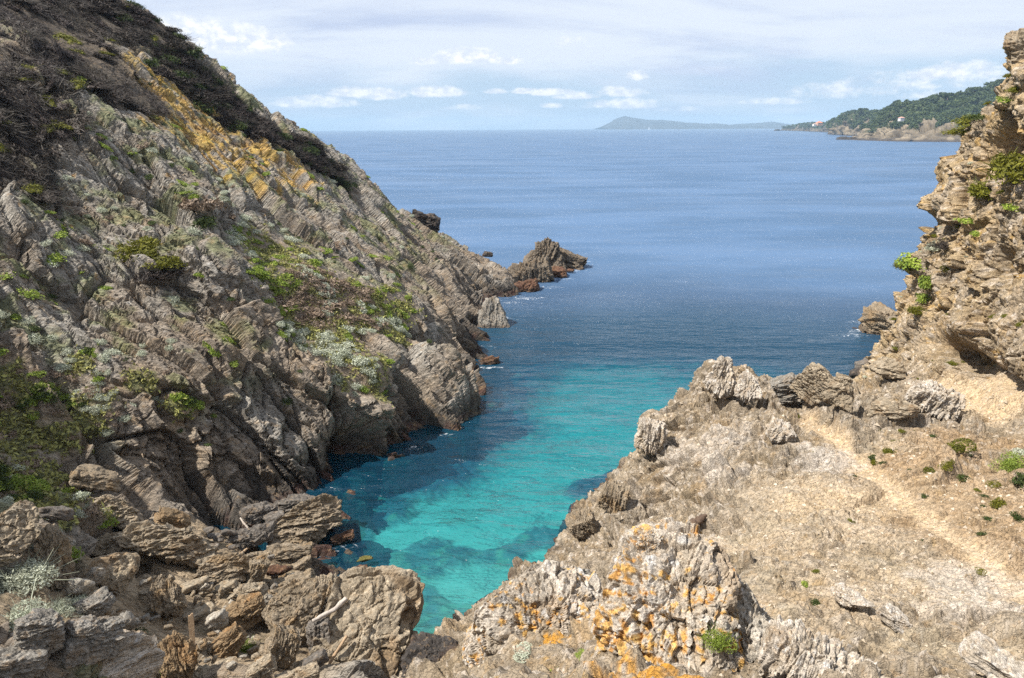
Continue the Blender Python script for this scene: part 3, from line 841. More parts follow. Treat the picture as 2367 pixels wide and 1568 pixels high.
def water_build():
    # polar sheet round the cove, fine near the shore and reaching to the horizon
    th = np.radians(np.linspace(-75, 75, 560))
    r = spaced(12.0, 125.0, lambda v: .16 if v < 60 else .30)
    r = np.concatenate([r, np.geomspace(r[-1] * 1.004, SEA_R, 420)])
    Rg, T = np.meshgrid(r, th, indexing='ij')
    x = (Rg * np.sin(T)).ravel(); y = (Rg * np.cos(T)).ravel()
    X3 = np.stack([x, y, 0 * x], -1)
    far = sstep(60, 300, Rg.ravel())
    # low swell
    sw = .05 * perlin(X3 / np.array([6.0, 2.6, 1]), 301) + .035 * perlin(X3 / np.array([2.4, 1.2, 1]), 302)
    sw *= sstep(18, 45, y) * .8 + .2
    X3[:, 2] = sw * (1 - far)
    d = depth_at(np.stack([x, y], -1))
    d = np.where(Rg.ravel() > 125, 20.0, d)
    # foam where swell breaks on the rocks
    foam = np.zeros(len(x), np.float32)
    FO = [(1300, 625, 4.5, 1.6), (1330, 612, 3.5, 1.4), (1260, 665, 3.5, 1.2), (1220, 690, 3, 1.2), (1180, 700, 2.0, .9), (1285, 645, 3.5, 1.2), (1085, 526, 4, 1.0), (1100, 905, 1.0, .5), (1075, 955, 1.0, .4), (1030, 1005, 1.0, .4), (1122, 800, 1.0, .5), (1140, 850, 1.2, .5), (1090, 760, 1.0, .5), (960, 1035, .9, .4), (1165, 735, 1.3, .8), (1200, 610, 3, 1), (1355, 605, 3.0, .8),
          (1990, 765, 3.4, 1.2), (2000, 745, 2.5, 1.2), (1975, 775, 3, .8), (2005, 725, 2.2, 1.0), (1990, 900, 1.6, 1.0), (1975, 920, 1.2, .8), (1980, 870, 1.4, .7), (1100, 745, 1.4, .6), (1170, 757, 1.4, .5), (745, 1272, 1.8, .35), (720, 1300, 1.3, .3), (790, 1262, 1.2, .35), (690, 1320, .9, .4), (1050, 990, 1.2, .3), (1110, 850, 1.3, .4)]
    for a, b, rx, ry in FO:
        w = W(a, b)
        q = ((x - w[0]) / rx) ** 2 + ((y - w[1]) / ry) ** 2
        foam = np.maximum(foam, np.clip(1.25 - q, 0, 1))
    me = mesh_from_arrays('sea', X3, grid_faces(len(r), len(th))[:, ::-1])
    set_f(me, 'depth', d)
    set_f(me, 'foam', foam)
    return me


def water_material():
    mt = bpy.data.materials.new('sea_water')
    mt.use_nodes = True
    t = NT(mt.node_tree)
    t.n.clear()
    tcn = t.node('ShaderNodeTexCoord')
    obj = tcn.outputs['Object']
    dep = t.node('ShaderNodeAttribute', attribute_name='depth').outputs['Fac']
    fo = t.node('ShaderNodeAttribute', attribute_name='foam').outputs['Fac']
    # light lost on the way down and back: red first, then green, then blue
    def ex(k):
        return t.math('POWER', math.e, t.math('MULTIPLY', dep, -k))
    tcol = t.node('ShaderNodeCombineColor', inp={0: ex(.60), 1: ex(.115), 2: ex(.072)}).outputs[0]
    dn = t.noise(t.mapping(obj, scale=(.02, .05, 1)), 1.0, 4, .55)
    body = t.mix(t.maprange(dn, .35, .65), (.060, .115, .205), (.085, .150, .260))
    near = t.maprange(dep, 2.0, 9.0)
    body = t.mix(near, (.008, .10, .19), body)
    f = t.maprange(dep, 0.5, 13.0, 0.07, 1.0, False)
    # waves: short chop crossing a longer one, all in metres
    w1 = t.noise(t.mapping(obj, scale=(.9, 2.3, 1), rot=(0, 0, .25)), 1.0, 3, .6, .5)
    w2 = t.noise(t.mapping(obj, scale=(2.6, 5.5, 1), rot=(0, 0, -.2)), 1.0, 3, .6, .4)
    w3 = t.noise(t.mapping(obj, scale=(.16, .42, 1), rot=(0, 0, .1)), 1.0, 5, .62, .3)
    w4 = t.noise(t.mapping(obj, scale=(.012, .045, 1), rot=(0, 0, .05)), 1.0, 6, .65, .3)
    w5 = t.noise(t.mapping(obj, scale=(.085, .16, 1), rot=(0, 0, -.12)), 1.0, 7, .74, .8)
    calm = t.maprange(t.noise(t.mapping(obj, scale=(.008, .02, 1)), 1.0, 4, .5), .3, .7, .5, 1.4)
    h = t.math('ADD', t.math('ADD', t.math('MULTIPLY', w1, .13), t.math('MULTIPLY', w2, .050)),
               t.math('ADD', t.math('MULTIPLY', w3, .75), t.math('ADD', t.math('MULTIPLY', w4, 3.0), t.math('MULTIPLY', w5, t.maprange(dep, 4.0, 12.0, .1, 1.9)))))
    h = t.math('MULTIPLY', h, calm)
    h = t.math('MULTIPLY', h, t.maprange(dep, 2.0, 11.0, 1.0, 1.9))   # sheltered water in the cove
    bp = t.node('ShaderNodeBump', inp={'Strength': 1.0, 'Distance': 1.0, 'Height': h})
    under = t.node('ShaderNodeBsdfTransparent', inp={0: tcol})
    scat = t.node('ShaderNodeBsdfDiffuse', inp={0: body})
    low = t.node('ShaderNodeMixShader', inp={0: f, 1: under.outputs[0], 2: scat.outputs[0]})
    gl = t.node('ShaderNodeBsdfAnisotropic' if False else 'ShaderNodeBsdfGlossy', inp={'Roughness': .21, 'Normal': bp.outputs[0]})
    fr = t.node('ShaderNodeFresnel', inp={'IOR': 1.333, 'Normal': bp.outputs[0]})
    frc = t.math('MINIMUM', t.math('MULTIPLY', fr.outputs[0], .95), .6)
    surf = t.node('ShaderNodeMixShader', inp={0: frc, 1: low.outputs[0], 2: gl.outputs[0]})
    fn = t.noise(t.mapping(obj, scale=(1.0, 1.3, 1)), 1.3, 8, .74, 1.6)
    ff = t.math('ADD', fo, t.math('MULTIPLY', t.math('SUBTRACT', fn, .5), 4.4))
    ff = t.math('MULTIPLY', t.maprange(ff, 1.0, 1.8), t.maprange(fo, 0.02, .3))
    foam = t.node('ShaderNodeBsdfDiffuse', inp={0: (.68, .71, .74, 1)})
    out = t.node('ShaderNodeMixShader', inp={0: ff, 1: surf.outputs[0], 2: foam.outputs[0]})
    t.node('ShaderNodeOutputMaterial', inp={0: out.outputs[0]})
    return mt


sea = structure(link('sea', water_build(), water_material()))

# ------------------------------------------------------------------ boulders and outcrops
import bmesh
_ICO = {}


def ico(level):
    if level not in _ICO:
        bm = bmesh.new()
        bmesh.ops.create_icosphere(bm, subdivisions=level, radius=1.0)
        bm.verts.ensure_lookup_table()
        V = np.array([v.co[:] for v in bm.verts])
        Fc = np.array([[v.index for v in f.verts] for f in bm.faces])
        bm.free()
        _ICO[level] = (V, Fc)
    return _ICO[level]


TONES = {
    'tan': ((.35, .28, .195), (.50, .42, .315), (.27, .155, .065)),
    'brown': ((.28, .22, .15), (.40, .325, .24), (.36, .225, .10)),
    'dark': ((.16, .14, .122), (.26, .23, .20), (.20, .14, .09)),
    'grey': ((.27, .245, .21), (.37, .34, .30), (.28, .20, .13)),
    'pale': ((.46, .40, .32), (.58, .53, .46), (.40, .30, .18)),
    'cream': ((.54, .45, .345), (.74, .67, .59), (.40, .28, .17)),
    'rust': ((.28, .185, .10), (.37, .27, .165), (.40, .20, .065)),
    'algae': ((.11, .050, .034), (.19, .105, .062), (.20, .11, .04)),
    'islet': ((.16, .13, .10), (.26, .215, .165), (.20, .135, .075)),
    'moss': ((.15, .15, .03), (.22, .19, .05), (.17, .09, .05)),
    'blackish': ((.055, .048, .044), (.11, .095, .085), (.10, .06, .04)),
}


def rock_mesh(name, seed, dims, level=5, style='slab', tone='tan', fol='z', rough=1.0, planes=10, lichen=0.0, poly=None):
    """Angular schist block: a softened convex cut with split layers, joints and pits."""
    rs = np.random.RandomState(seed)
    U, Fc = ico(level)
    u = U
    ns, ds = [], []
    for ax in range(3):
        for s in (-1, 1):
            n = np.zeros(3); n[ax] = s
            n = n + rs.normal(0, .13 if style != 'round' else .3, 3)
            ns.append(n / np.linalg.norm(n)); ds.append(rs.uniform(.88, 1.05))
    for k in range(planes):
        n = rs.normal(0, 1, 3)
        n /= np.linalg.norm(n)
        lim = {'slab': (1.0, 1.38), 'block': (.95, 1.3), 'round': (.9, 1.05), 'spire': (.95, 1.3)}[style]
        ns.append(n); ds.append(rs.uniform(*lim))
    if poly is not None:
        # outline of the block as its main joint faces, a tilted front and a rougher back
        ns = [np.array([0, -1.0, .22]) + rs.normal(0, .10, 3), np.array([0, 1.0, .0]) + rs.normal(0, .2, 3)]
        ds = [.92, .95]
        for (x0, z0), (x1, z1) in zip(poly, poly[1:] + poly[:1]):
            n = np.array([z1 - z0, 0, -(x1 - x0)])
            n /= np.linalg.norm(n)
            dd = n[0] * x0 + n[2] * z0
            if dd < 0:
                n, dd = -n, -dd
            n2 = n + np.array([0, rs.uniform(-.10, .22), 0])
            ns.append(n2); ds.append(dd)
        for k in range(planes):
            n = rs.normal(0, 1, 3); n[1] = -abs(n[1]); n /= np.linalg.norm(n)
            ns.append(n); ds.append(rs.uniform(.98, 1.2))
        ns = [n / np.linalg.norm(n) for n in ns]
    ns = np.array(ns); ds = np.array(ds)
    c = np.maximum(u @ ns.T, 1e-3)
    kk = 9.0 if style == 'round' else 30.0
    r = ((c / ds) ** kk).sum(1) ** (-1 / kk)
    X = u * r[:, None]
    if style == 'spire':
        t = (X[:, 2] + 1) / 2
        X[:, :2] *= (1.25 - .95 * np.clip(t, 0, 1) ** 1.1)[:, None]
    X = X * (np.asarray(dims) / 2)
    N = u / (np.asarray(dims) / 2)
    N /= np.linalg.norm(N, axis=1, keepdims=True)
    s = float(np.mean(sorted(dims)[1:]))          # typical size
    o = rs.uniform(-50, 50, 3)
    ax = 'xyzn'.index(fol)
    st = np.array([2.6, 2.6, 2.6])
    if ax < 3:
        st[ax] = .65
    else:
        st[:] = (.9, .9, 1.25)
    Q = X + o + .09 * s * np.stack([fbm(X / (.4 * s) + o, 3, 301), fbm(X / (.4 * s) + o, 3, 302), fbm(X / (.4 * s) + o, 3, 303)], -1)
    d1, j1, R1 = plates(Q / st, .30 * s, 311, .17 * s, .12 * s, .06 * s, .10)
    d2, j2, R2 = plates(Q / st, .11 * s, 312, .065 * s, .05 * s, .022 * s, .12)
    F = np.ones(3) * 1.0
    if ax < 3:
        F[ax] = 5.5
    else:
        F[:] = (2.4, 2.0, 1.4)
    lay = fbm(Q * F / (.8 * s), 4, 313, ridge=True)
    mid = fbm(X / (.35 * s) + o, 4, 314)
    D = rough * ((.30 if poly else .5) * d1 + .85 * d2 + .055 * s * lay + .07 * s * mid + .030 * s * fbm(X / (.06 * s) + o, 3, 315))
    if level >= 6:
        d3, j3, R3 = plates(Q / st, .045 * s, 316, .028 * s, .022 * s, .008 * s, .14)
        D += rough * d3
    X = X + N * D[:, None]
    a, b, e = [np.array(v) for v in TONES[tone]]
    col = lerp(a, b, np.clip(.5 + 1.1 * mid + .7 * (R2[:, 0] - .5), 0, 1))
    col = lerp(col, e, .7 * sstep(.05, .35, fbm(X / (.5 * s) + o, 4, 321)))
    col = lerp(col, a * .5, .45 * sstep(.14, .42, fbm(Q * F / (.9 * s), 4, 322) + .1 * (1 - j2)))
    col = lerp(col, a * .4, .42 * (1 - np.minimum(j1, j2)))
    col = lerp(col, np.minimum(b * 1.25, .72), .5 * sstep(.15, .4, fbm(X / (.12 * s) + o, 4, 323)))
    if lichen > 0:
        lm = sstep(.10, .24, fbm(X / (.055 * s) + o, 5, 324) + .55 * fbm(X / (.4 * s) + o, 3, 325) + lichen * .25 - .14)
        col = lerp(col, lerp(np.array([.50, .22, .025]), np.array([.66, .42, .12]), np.clip(.5 + 1.6 * fbm(X / (.1 * s) + o, 3, 326), 0, 1)), .88 * lm)
    me = mesh_from_arrays(name, X, Fc, tri=True, smooth=level < 5)
    set_col(me, 'Col', col)
    return me, X, col


M_rock = rock_material('boulder_rock', 0.8, 2.2, contrast=1.5)
M_rock_big = rock_material('outcrop_rock', 0.8, 3.0, contrast=1.25)
locL = Locator(LF['X'][::2])
locR = Locator(RT['X'][::2])
CR = np.array(cam.matrix_world.col[0][:3])


def place_rock(dx, dy, w, h, ang=0.0, thick=.8, style='block', tone='tan', fol='z', seed=1, level=5, label='', name='boulder', cat='boulder', loc=None, Y=None, foot=.40, rough=1.0,
               lichen=0, yaw=0.0, lean=0.0, group=None, planes=10, mat=None, zmin=None, inset=.15, poly=None):
    loc = loc or locL
    if poly:
        xs_, ys_ = [p[0] for p in poly], [p[1] for p in poly]
        dx, dy, w, h = (min(xs_) + max(xs_)) / 2, (min(ys_) + max(ys_)) / 2, max(xs_) - min(xs_), max(ys_) - min(ys_)
    g = loc(dx, dy + h * foot) if Y is None else None
    yy = g[1] if Y is None else Y
    if not poly and name in ('boulder', 'scree_stone', 'cobble'):
        w, h = w * .88, h * .86
    c = P(dx, dy, yy)
    dist = np.linalg.norm(c - np.array([0, 0, CAM_H]))
    s = dist / F_PX
    W_, H_ = w * s, h * s
    T_ = thick * math.sqrt(W_ * H_)
    fwd = c - np.array([0, 0, CAM_H])
    fwd = fwd / np.linalg.norm(fwd)
    fh = np.array([fwd[0], fwd[1], 0]); fh /= np.linalg.norm(fh)
    # upright in the world, foreshortening of the view allowed for
    right = np.cross(fh, [0, 0, 1.0])
    up = np.array([0, 0, 1.0])
    el = -math.asin(fwd[2])
    ca, sa = math.cos(ang), math.sin(ang)
    vx = right * ca + up * sa
    vz = -right * sa + up * ca
    vy = np.cross(vz, vx)
    pn = None
    if poly:
        vx, vy = right, fwd
        vz = np.cross(vx, vy)
        pn = [((p[0] - dx) / (w / 2), -(p[1] - dy) / (h / 2)) for p in poly]
    M = Matrix((vx, vy, vz)).transposed()
    M = M @ Matrix.Rotation(yaw, 3, 'Z') @ Matrix.Rotation(lean, 3, 'X')
    # apparent height of a block seen from above is part front, part top
    hz = max(.45 * H_, (H_ - T_ * math.sin(el) * .75) / max(.3, math.cos(el)))
    if poly:
        hz = H_
    c = c + fwd * (T_ * inset)
    me, X, col = rock_mesh(name, seed, (W_, T_, hz), level, style, tone, fol, rough, planes, lichen, pn)
    Xw = X @ np.array(M).T + c
    # tide mark
    zz = Xw[:, 2]
    wetm = sstep(.55, .1, zz + .3 * fbm(Xw / .5, 3, 331))
    col = lerp(col, np.array([.055, .04, .032]), .75 * wetm)
    a = me.attributes['Col']
    cc = np.ones((len(col), 4), np.float32); cc[:, :3] = col
    a.data.foreach_set('color', cc.ravel())
    o = link(name, me, mat or M_rock)
    o.matrix_world = Matrix.Translation(Vector(c)) @ M.to_4x4()
    tag(o, label, cat, group)
    return o


R_ = math.radians
place_rock(594, 1186, 76, 54, .05, .8, 'round', 'dark', seed=11, inset=-.15, label="rounded dark grey boulder beneath the cliff, left of the two round boulders by the water")
place_rock(680, 1164, 96, 48, .05, .8, 'round', 'dark', seed=12, inset=-.15, label="rounded dark grey boulder against the cliff foot, just behind the long leaning block")
place_rock(636, 1199, 46, 34, .1, .9, 'round', 'dark', seed=13, inset=-.15, level=4, label="small dark boulder wedged between the rounded boulders and the leaning block")
place_rock(703, 1206, 160, 62, R_(24), .55, 'slab', 'brown', seed=14, poly=[(630,1222),(690,1180),(772,1158),(780,1180),(774,1222),(720,1246),(650,1250),(628,1240)], level=6, label="long leaning block of ridged schist with its high end over the water", zmin=0)
place_rock(571, 1244, 124, 42, R_(3), .6, 'slab', 'dark', seed=15, inset=-.15, level=6, label="long flat dark grey slab lying left of the leaning block")
place_rock(792, 1243, 58, 25, R_(14), .6, 'slab', 'algae', seed=16, Y=30.0, label="reddish algae-covered rock standing alone in the shallows")
place_rock(672, 1272, 100, 30, R_(-6), .6, 'slab', 'brown', seed=17, label="flat rust brown slab at the water's edge below the leaning block")
place_rock(846, 1291, 28, 15, 0, .8, 'round', 'moss', seed=18, level=4, Y=28.1, label="tiny rock capped with yellow-green weed just breaking the water")
place_rock(833, 1318, 38, 24, .1, .9, 'round', 'algae', seed=19, level=4, Y=27.2, label="small reddish rock in the water behind the big foreground boulder")
place_rock(812, 1346, 76, 42, .1, .8, 'round', 'tan', seed=20, Y=26.0, label="smooth yellowish boulder at the water's edge touching the big foreground boulder")
place_rock(672, 1352, 104, 44, R_(12), .6, 'slab', 'brown', seed=21, label="striped brown slab tilted up to the right behind the split boulder")
place_rock(756, 1378, 78, 92, R_(-8), .6, 'block', 'tan', fol='x', seed=22, poly=[(716,1372),(736,1340),(760,1336),(786,1352),(794,1376),(772,1430),(740,1410)], level=6, label="upright split boulder with a pointed top beside the driftwood log")
place_rock(594, 1322, 44, 58, R_(-28), .7, 'block', 'brown', fol='x', seed=23, label="upright brown stone leaning to the right at the back of the beach")
place_rock(512, 1322, 130, 58, R_(-6), .7, 'slab', 'brown', seed=24, poly=[(446,1342),(474,1302),(500,1292),(552,1300),(566,1318),(556,1346),(490,1352)], inset=.55, level=6, label="large brown slab with a flat pale top in the middle of the beach")
place_rock(690, 1428, 118, 112, R_(22), .55, 'slab', 'brown', fol='y', seed=25, poly=[(628,1400),(672,1368),(726,1364),(744,1384),(728,1440),(714,1476),(668,1480),(640,1440)], level=6, label="large flat-faced slab, its right face in shadow, left of the driftwood log")
place_rock(655, 1492, 62, 96, R_(-18), .8, 'block', 'brown', fol='x', seed=26, level=6, label="jagged upright rib of schist below the large flat-faced slab")
place_rock(568, 1416, 86, 66, R_(22), .7, 'slab', 'rust', seed=27, level=6, label="orange-brown striped boulder in the middle of the scree")
place_rock(504, 1434, 38, 44, R_(20), .7, 'block', 'pale', seed=28, level=4, label="small pale rounded stone beside the upright plank")
place_rock(618, 1386, 30, 30, .1, .6, 'spire', 'pale', seed=29, level=4, label="small whitish triangular stone on top of the scree")
place_rock(531, 1484, 68, 60, R_(38), .7, 'slab', 'rust', seed=30, level=6, label="tilted boulder with an orange streak above the green weed plant")
place_rock(457, 1418, 64, 20, R_(8), .8, 'slab', 'tan', seed=31, level=4, label="flat tan slab lying just above the upright plank")
place_rock(842, 1470, 205, 285, R_(-14), .42, 'slab', 'tan', fol='y', seed=33, poly=[(823,1344),(880,1352),(960,1388),(944,1470),(884,1580),(740,1600),(716,1575),(768,1446),(798,1372)], level=7, rough=.85, Y=20.6, foot=.2, planes=6, mat=M_rock_big, label="huge rough tan boulder at the front of the beach overhanging the channel", inset=.35)
place_rock(727, 1528, 54, 36, R_(25), .6, 'slab', 'dark', seed=34, level=4, label="dark shaded stone tucked under the left edge of the huge tan boulder")
place_rock(690, 1562, 92, 34, R_(4), .7, 'slab', 'tan', seed=35, label="low tan slab at the foot of the huge tan boulder")
place_rock(500, 1550, 94, 36, R_(-4), .7, 'slab', 'tan', seed=36, label="layered tan slab lying flat right of the orange-streaked upright stone")
place_rock(604, 1545, 58, 40, R_(15), .7, 'slab', 'tan', seed=37, level=5, label="ridged tan stone at the bottom of the beach left of the low tan slab")
place_rock(524, 1357, 48, 22, R_(12), .7, 'slab', 'tan', seed=38, level=4, label="thin tan flake lying in front of the large brown slab")
place_rock(578, 1366, 64, 40, R_(-8), .7, 'block', 'tan', seed=39, level=5, label="broken tan stone behind the orange-brown striped boulder")
place_rock(379, 1386, 62, 84, R_(6), .5, 'block', 'brown', fol='x', seed=40, poly=[(352,1372),(372,1346),(388,1344),(408,1376),(414,1404),(398,1424),(364,1404)], level=6, label="brown standing stone on the patch of bare sand")
place_rock(392, 1262, 190, 62, R_(-31), .5, 'slab', 'tan', seed=41, poly=[(312,1222),(330,1206),(376,1212),(430,1246),(472,1286),(462,1310),(430,1314),(350,1268),(314,1244)], inset=.55, level=6, label="long banded slab with dark grooves sloping down to the beach")
place_rock(398, 1206, 74, 54, R_(-36), .7, 'slab', 'rust', seed=42, level=5, label="orange-stained rock at the cliff foot above the long banded slab")
place_rock(268, 1198, 120, 116, R_(-38), .55, 'slab', 'tan', seed=43, poly=[(212,1172),(236,1148),(270,1158),(300,1196),(314,1246),(300,1252),(256,1214)], inset=.55, level=6, label="big brown slab face below the grassy gully")
place_rock(312, 1290, 196, 58, R_(-24), .6, 'slab', 'tan', seed=44, poly=[(228,1252),(262,1230),(296,1236),(352,1272),(404,1310),(398,1328),(340,1318),(290,1290)], inset=.55, level=6, label="long sunlit tan ledge just below the banded slab")
place_rock(264, 1326, 84, 64, R_(10), .35, 'slab', 'tan', fol='y', seed=45, poly=[(214,1318),(244,1292),(300,1298),(306,1308),(294,1340),(270,1364),(244,1356),(230,1334)], level=5, label="thin curved slab standing on edge below the sunlit ledge")
place_rock(120, 1298, 74, 124, R_(-14), .5, 'slab', 'brown', fol='x', seed=46, poly=[(86,1290),(112,1236),(128,1232),(150,1280),(146,1320),(122,1352),(92,1330)], level=6, label="tall brown slab standing upright at the left beside the silvery shrub")
place_rock(32, 1244, 116, 84, R_(22), .45, 'slab', 'tan', fol='y', seed=47, poly=[(-30,1222),(56,1192),(68,1206),(60,1250),(20,1282),(-30,1290)], level=6, label="big tan slab with a straight slanting top edge at the left edge of the photo")
place_rock(198, 1540, 225, 96, R_(-6), .75, 'slab', 'cream', seed=48, rough=.5, poly=[(88,1508),(110,1500),(248,1500),(290,1530),(320,1580),(300,1610),(80,1610)], level=7, label="broad pale flat-topped slab at the bottom left corner", Y=14.0, planes=6, mat=M_rock_big)
place_rock(212, 1468, 92, 80, R_(-20), .7, 'block', 'grey', seed=49, level=6, label="grey boulder in shadow just above the broad pale slab")
place_rock(88, 1462, 72, 92, R_(-10), .7, 'block', 'grey', seed=50, level=6, label="grey boulder under the silvery shrub at the lower left")
place_rock(412, 1526, 62, 90, R_(-8), .6, 'block', 'rust', fol='x', seed=51, poly=[(380,1500),(398,1482),(420,1482),(440,1510),(442,1536),(418,1580),(384,1580)], level=6, label="upright stone with vertical orange streaks right of the broad pale slab")
place_rock(290, 1438, 36, 42, R_(15), .8, 'block', 'grey', seed=52, level=4, label="small layered grey stone in the shaded hollow")
place_rock(227, 1396, 62, 52, R_(12), .8, 'block', 'grey', seed=53, level=5, label="squat grey-brown stone with a sunlit top below the curved slab")
place_rock(184, 1358, 40, 48, R_(28), .8, 'round', 'pale', seed=54, level=4, label="smooth pale stone resting against the tall brown slab")
place_rock(219, 1332, 36, 34, R_(55), .5, 'slab', 'pale', seed=55, level=4, label="thin pale flake leaning left of the curved slab")
place_rock(206, 1108, 86, 48, R_(-24), .8, 'round', 'brown', seed=56, level=5, label="brown boulder set among plants in the grassy gully")
place_rock(128, 1184, 58, 28, R_(-22), .7, 'slab', 'dark', seed=57, level=4, label="dark pointed rock lying in the grass of the gully")
place_rock(14, 1300, 50, 62, .1, .7, 'block', 'grey', seed=58, level=5, label="shaded grey rock below the big slab at the left edge")
place_rock(40, 1530, 100, 70, R_(-15), .8, 'block', 'grey', seed=59, level=5, label="dark grey rock in the bottom left corner beside the broad pale slab")
place_rock(450, 1352, 62, 26, R_(10), .7, 'slab', 'tan', seed=60, level=4, label="low tan ledge stone between the sandy patch and the brown slab")
place_rock(470, 1276, 40, 26, R_(0), .8, 'round', 'dark', seed=61, level=4, label="dark cobble at the lower end of the banded slab")
place_rock(700, 1300, 46, 22, R_(25), .7, 'slab', 'brown', seed=62, level=4, label="small brown stone half in the water below the rust brown slab")
place_rock(642, 1318, 46, 24, R_(-10), .8, 'round', 'algae', seed=63, level=4, label="reddish wet stone at the water's edge behind the striped brown slab")
place_rock(738, 1470, 50, 80, R_(-5), .6, 'block', 'dark', fol='x', seed=64, level=5, label="dark upright stone in the gap left of the huge tan boulder")
place_rock(330, 1500, 60, 44, R_(-15), .8, 'block', 'dark', seed=65, level=5, label="dark stone beside the weeds right of the grey boulder")
place_rock(466, 1490, 16, 22, R_(5), .8, 'block', 'tan', seed=66, level=3, label="short square stump-like stone left of the tilted boulder")
rs = np.random.RandomState(5)
for k in range(22):                          # cobbles under the cliff
    place_rock(430 + rs.uniform(-20, 110), 1244 + rs.uniform(-18, 30), rs.uniform(15, 28), rs.uniform(12, 20), rs.uniform(-.3, .3), .9, 'round', 'dark', seed=100 + k, level=3,
               name='cobble', cat='cobble', label='rounded dark grey cobble in the heap under the cliff', group='cobbles heaped under the cliff')
SCREE = [(480, 1400), (540, 1390), (600, 1400), (640, 1410), (560, 1350), (470, 1360), (430, 1390), (420, 1440), (460, 1510), (560, 1510), (600, 1510), (620, 1470), (540, 1550), (350, 1340), (340, 1460), (330, 1420), (250, 1420), (480, 1470), (590, 1450), (640, 1360), (700, 1340), (560, 1300), (620, 1290)]
for k in range(150):
    a, b = SCREE[k % len(SCREE)]
    w = rs.uniform(9, 30) * (.6 + .4 * rs.rand())
    place_rock(a + rs.normal(0, 26), b + rs.normal(0, 18), w, w * rs.uniform(.45, .8), rs.normal(.15, .5), rs.uniform(.5, .9), 'slab' if rs.rand() < .7 else 'block', ['tan', 'brown', 'tan', 'rust', 'grey', 'pale'][rs.randint(6)], seed=200 + k, level=3 if w < 20 else 4,
               name='scree_stone', cat='stone', label='small broken schist stone in the scree of the beach', group='scree stones on the beach')
# sea rocks
place_rock(1138, 724, 62, 84, R_(-4), .8, 'spire', 'grey', fol='x', seed=71, level=6, Y=70.0, name='sea_stack', cat='sea stack', label='pointed grey sea stack standing in the water below the left hillside', planes=6, rough=.8)
place_rock(1262, 600, 100, 92, R_(-14), .7, 'spire', 'islet', fol='x', seed=72, level=6, Y=99.0, name='sea_rock', cat='sea rock', label='jagged brown islet at the end of the left headland', planes=8, rough=1.1)
place_rock(1305, 605, 84, 46, R_(-14), .8, 'slab', 'islet', seed=73, level=6, Y=101.0, name='sea_rock', cat='sea rock', label='low dark tip of the jagged islet reaching out to sea', rough=1.2)
place_rock(1228, 640, 92, 74, R_(12), .8, 'slab', 'islet', fol='x', seed=74, level=6, Y=92.0, name='sea_rock', cat='sea rock', label='craggy brown rock between the left headland and the jagged islet', rough=1.2)
place_rock(1208, 670, 66, 34, R_(10), .9, 'slab', 'algae', seed=75, level=5, Y=86.0, name='sea_rock', cat='sea rock', label='low reddish rock washed by foam in front of the jagged islet', rough=1.2)
place_rock(1268, 640, 80, 24, R_(14), .9, 'slab', 'algae', seed=76, level=5, Y=95.0, name='sea_rock', cat='sea rock', label='reddish shelf of rock along the near foot of the jagged islet', rough=1.2)
place_rock(982, 512, 66, 30, R_(-22), .8, 'slab', 'blackish', seed=77, level=5, Y=99, name='sea_rock', cat='sea rock', label='black rock showing just over the crest of the left hillside', rough=1.3)
place_rock(1128, 588, 22, 12, R_(-10), .8, 'block', 'blackish', seed=78, level=4, Y=100, name='sea_rock', cat='sea rock', label='tiny black rock poking up behind the low end of the left hillside')
place_rock(1130, 842, 44, 26, R_(6), .8, 'block', 'algae', seed=79, level=5, Y=57.6, name='sea_rock', cat='sea rock', label='small reddish point of rock at the waterline of the left hillside', rough=1.3)
place_rock(1100, 700, 40, 60, R_(-20), .7, 'spire', 'dark', fol='x', seed=80, level=5, Y=76, name='sea_rock', cat='sea rock', label='dark leaning rock in the cleft beside the sea stack')
place_rock(2030, 760, 72, 84, R_(-10), .9, 'block', 'brown', seed=81, level=6, Y=66.5, name='sea_rock', cat='sea rock', label='rugged brown rock in the water at the foot of the right cliff', rough=1.2)
place_rock(1985, 862, 34, 22, R_(25), .9, 'slab', 'blackish', seed=82, level=4, Y=53, name='sea_rock', cat='sea rock', label='black wet rock in the gap at the foot of the right cliff')
place_rock(2006, 842, 46, 24, R_(25), .9, 'slab', 'dark', seed=83, level=4, Y=54, name='sea_rock', cat='sea rock', label='dark striped ledge above the black wet rock in the gap')
place_rock(1975, 760, 10, 6, 0, .9, 'block', 'algae', seed=84, level=3, Y=68, name='sea_rock', cat='sea rock', label='tiny rock in the foam off the right cliff')
place_rock(1318, 626, 16, 8, 0, .9, 'block', 'algae', seed=85, level=3, Y=97, name='sea_rock', cat='sea rock', label='tiny reddish rock in the foam beside the jagged islet')
# outcrops on the right-hand spur
kw = dict(loc=locR, name='outcrop', cat='rock outcrop', mat=M_rock_big)
place_rock(1545, 1400, 250, 330, 0, .62, 'block', 'cream', fol='n', seed=91, level=7, lichen=.55, Y=11.2, planes=7, rough=.85, poly=[(1415, 1420), (1438, 1310), (1474, 1240), (1545, 1246), (1600, 1268), (1642, 1272), (1662, 1340), (1700, 1400), (1730, 1500), (1720, 1600), (1400, 1600)], label='broad pale outcrop spotted with orange lichen in the foreground', **kw)
place_rock(1500, 1262, 52, 76, R_(-6), .8, 'block', 'cream', fol='n', seed=92, level=6, lichen=.5, Y=11.7, planes=8, rough=.9, label='pale lump on the left top of the broad lichen outcrop', **kw)
place_rock(1622, 1290, 46, 70, R_(-8), .8, 'spire', 'cream', fol='n', seed=93, level=6, lichen=.35, Y=11.5, planes=8, rough=.9, label='narrow pale tooth on the right top of the broad lichen outcrop', **kw)
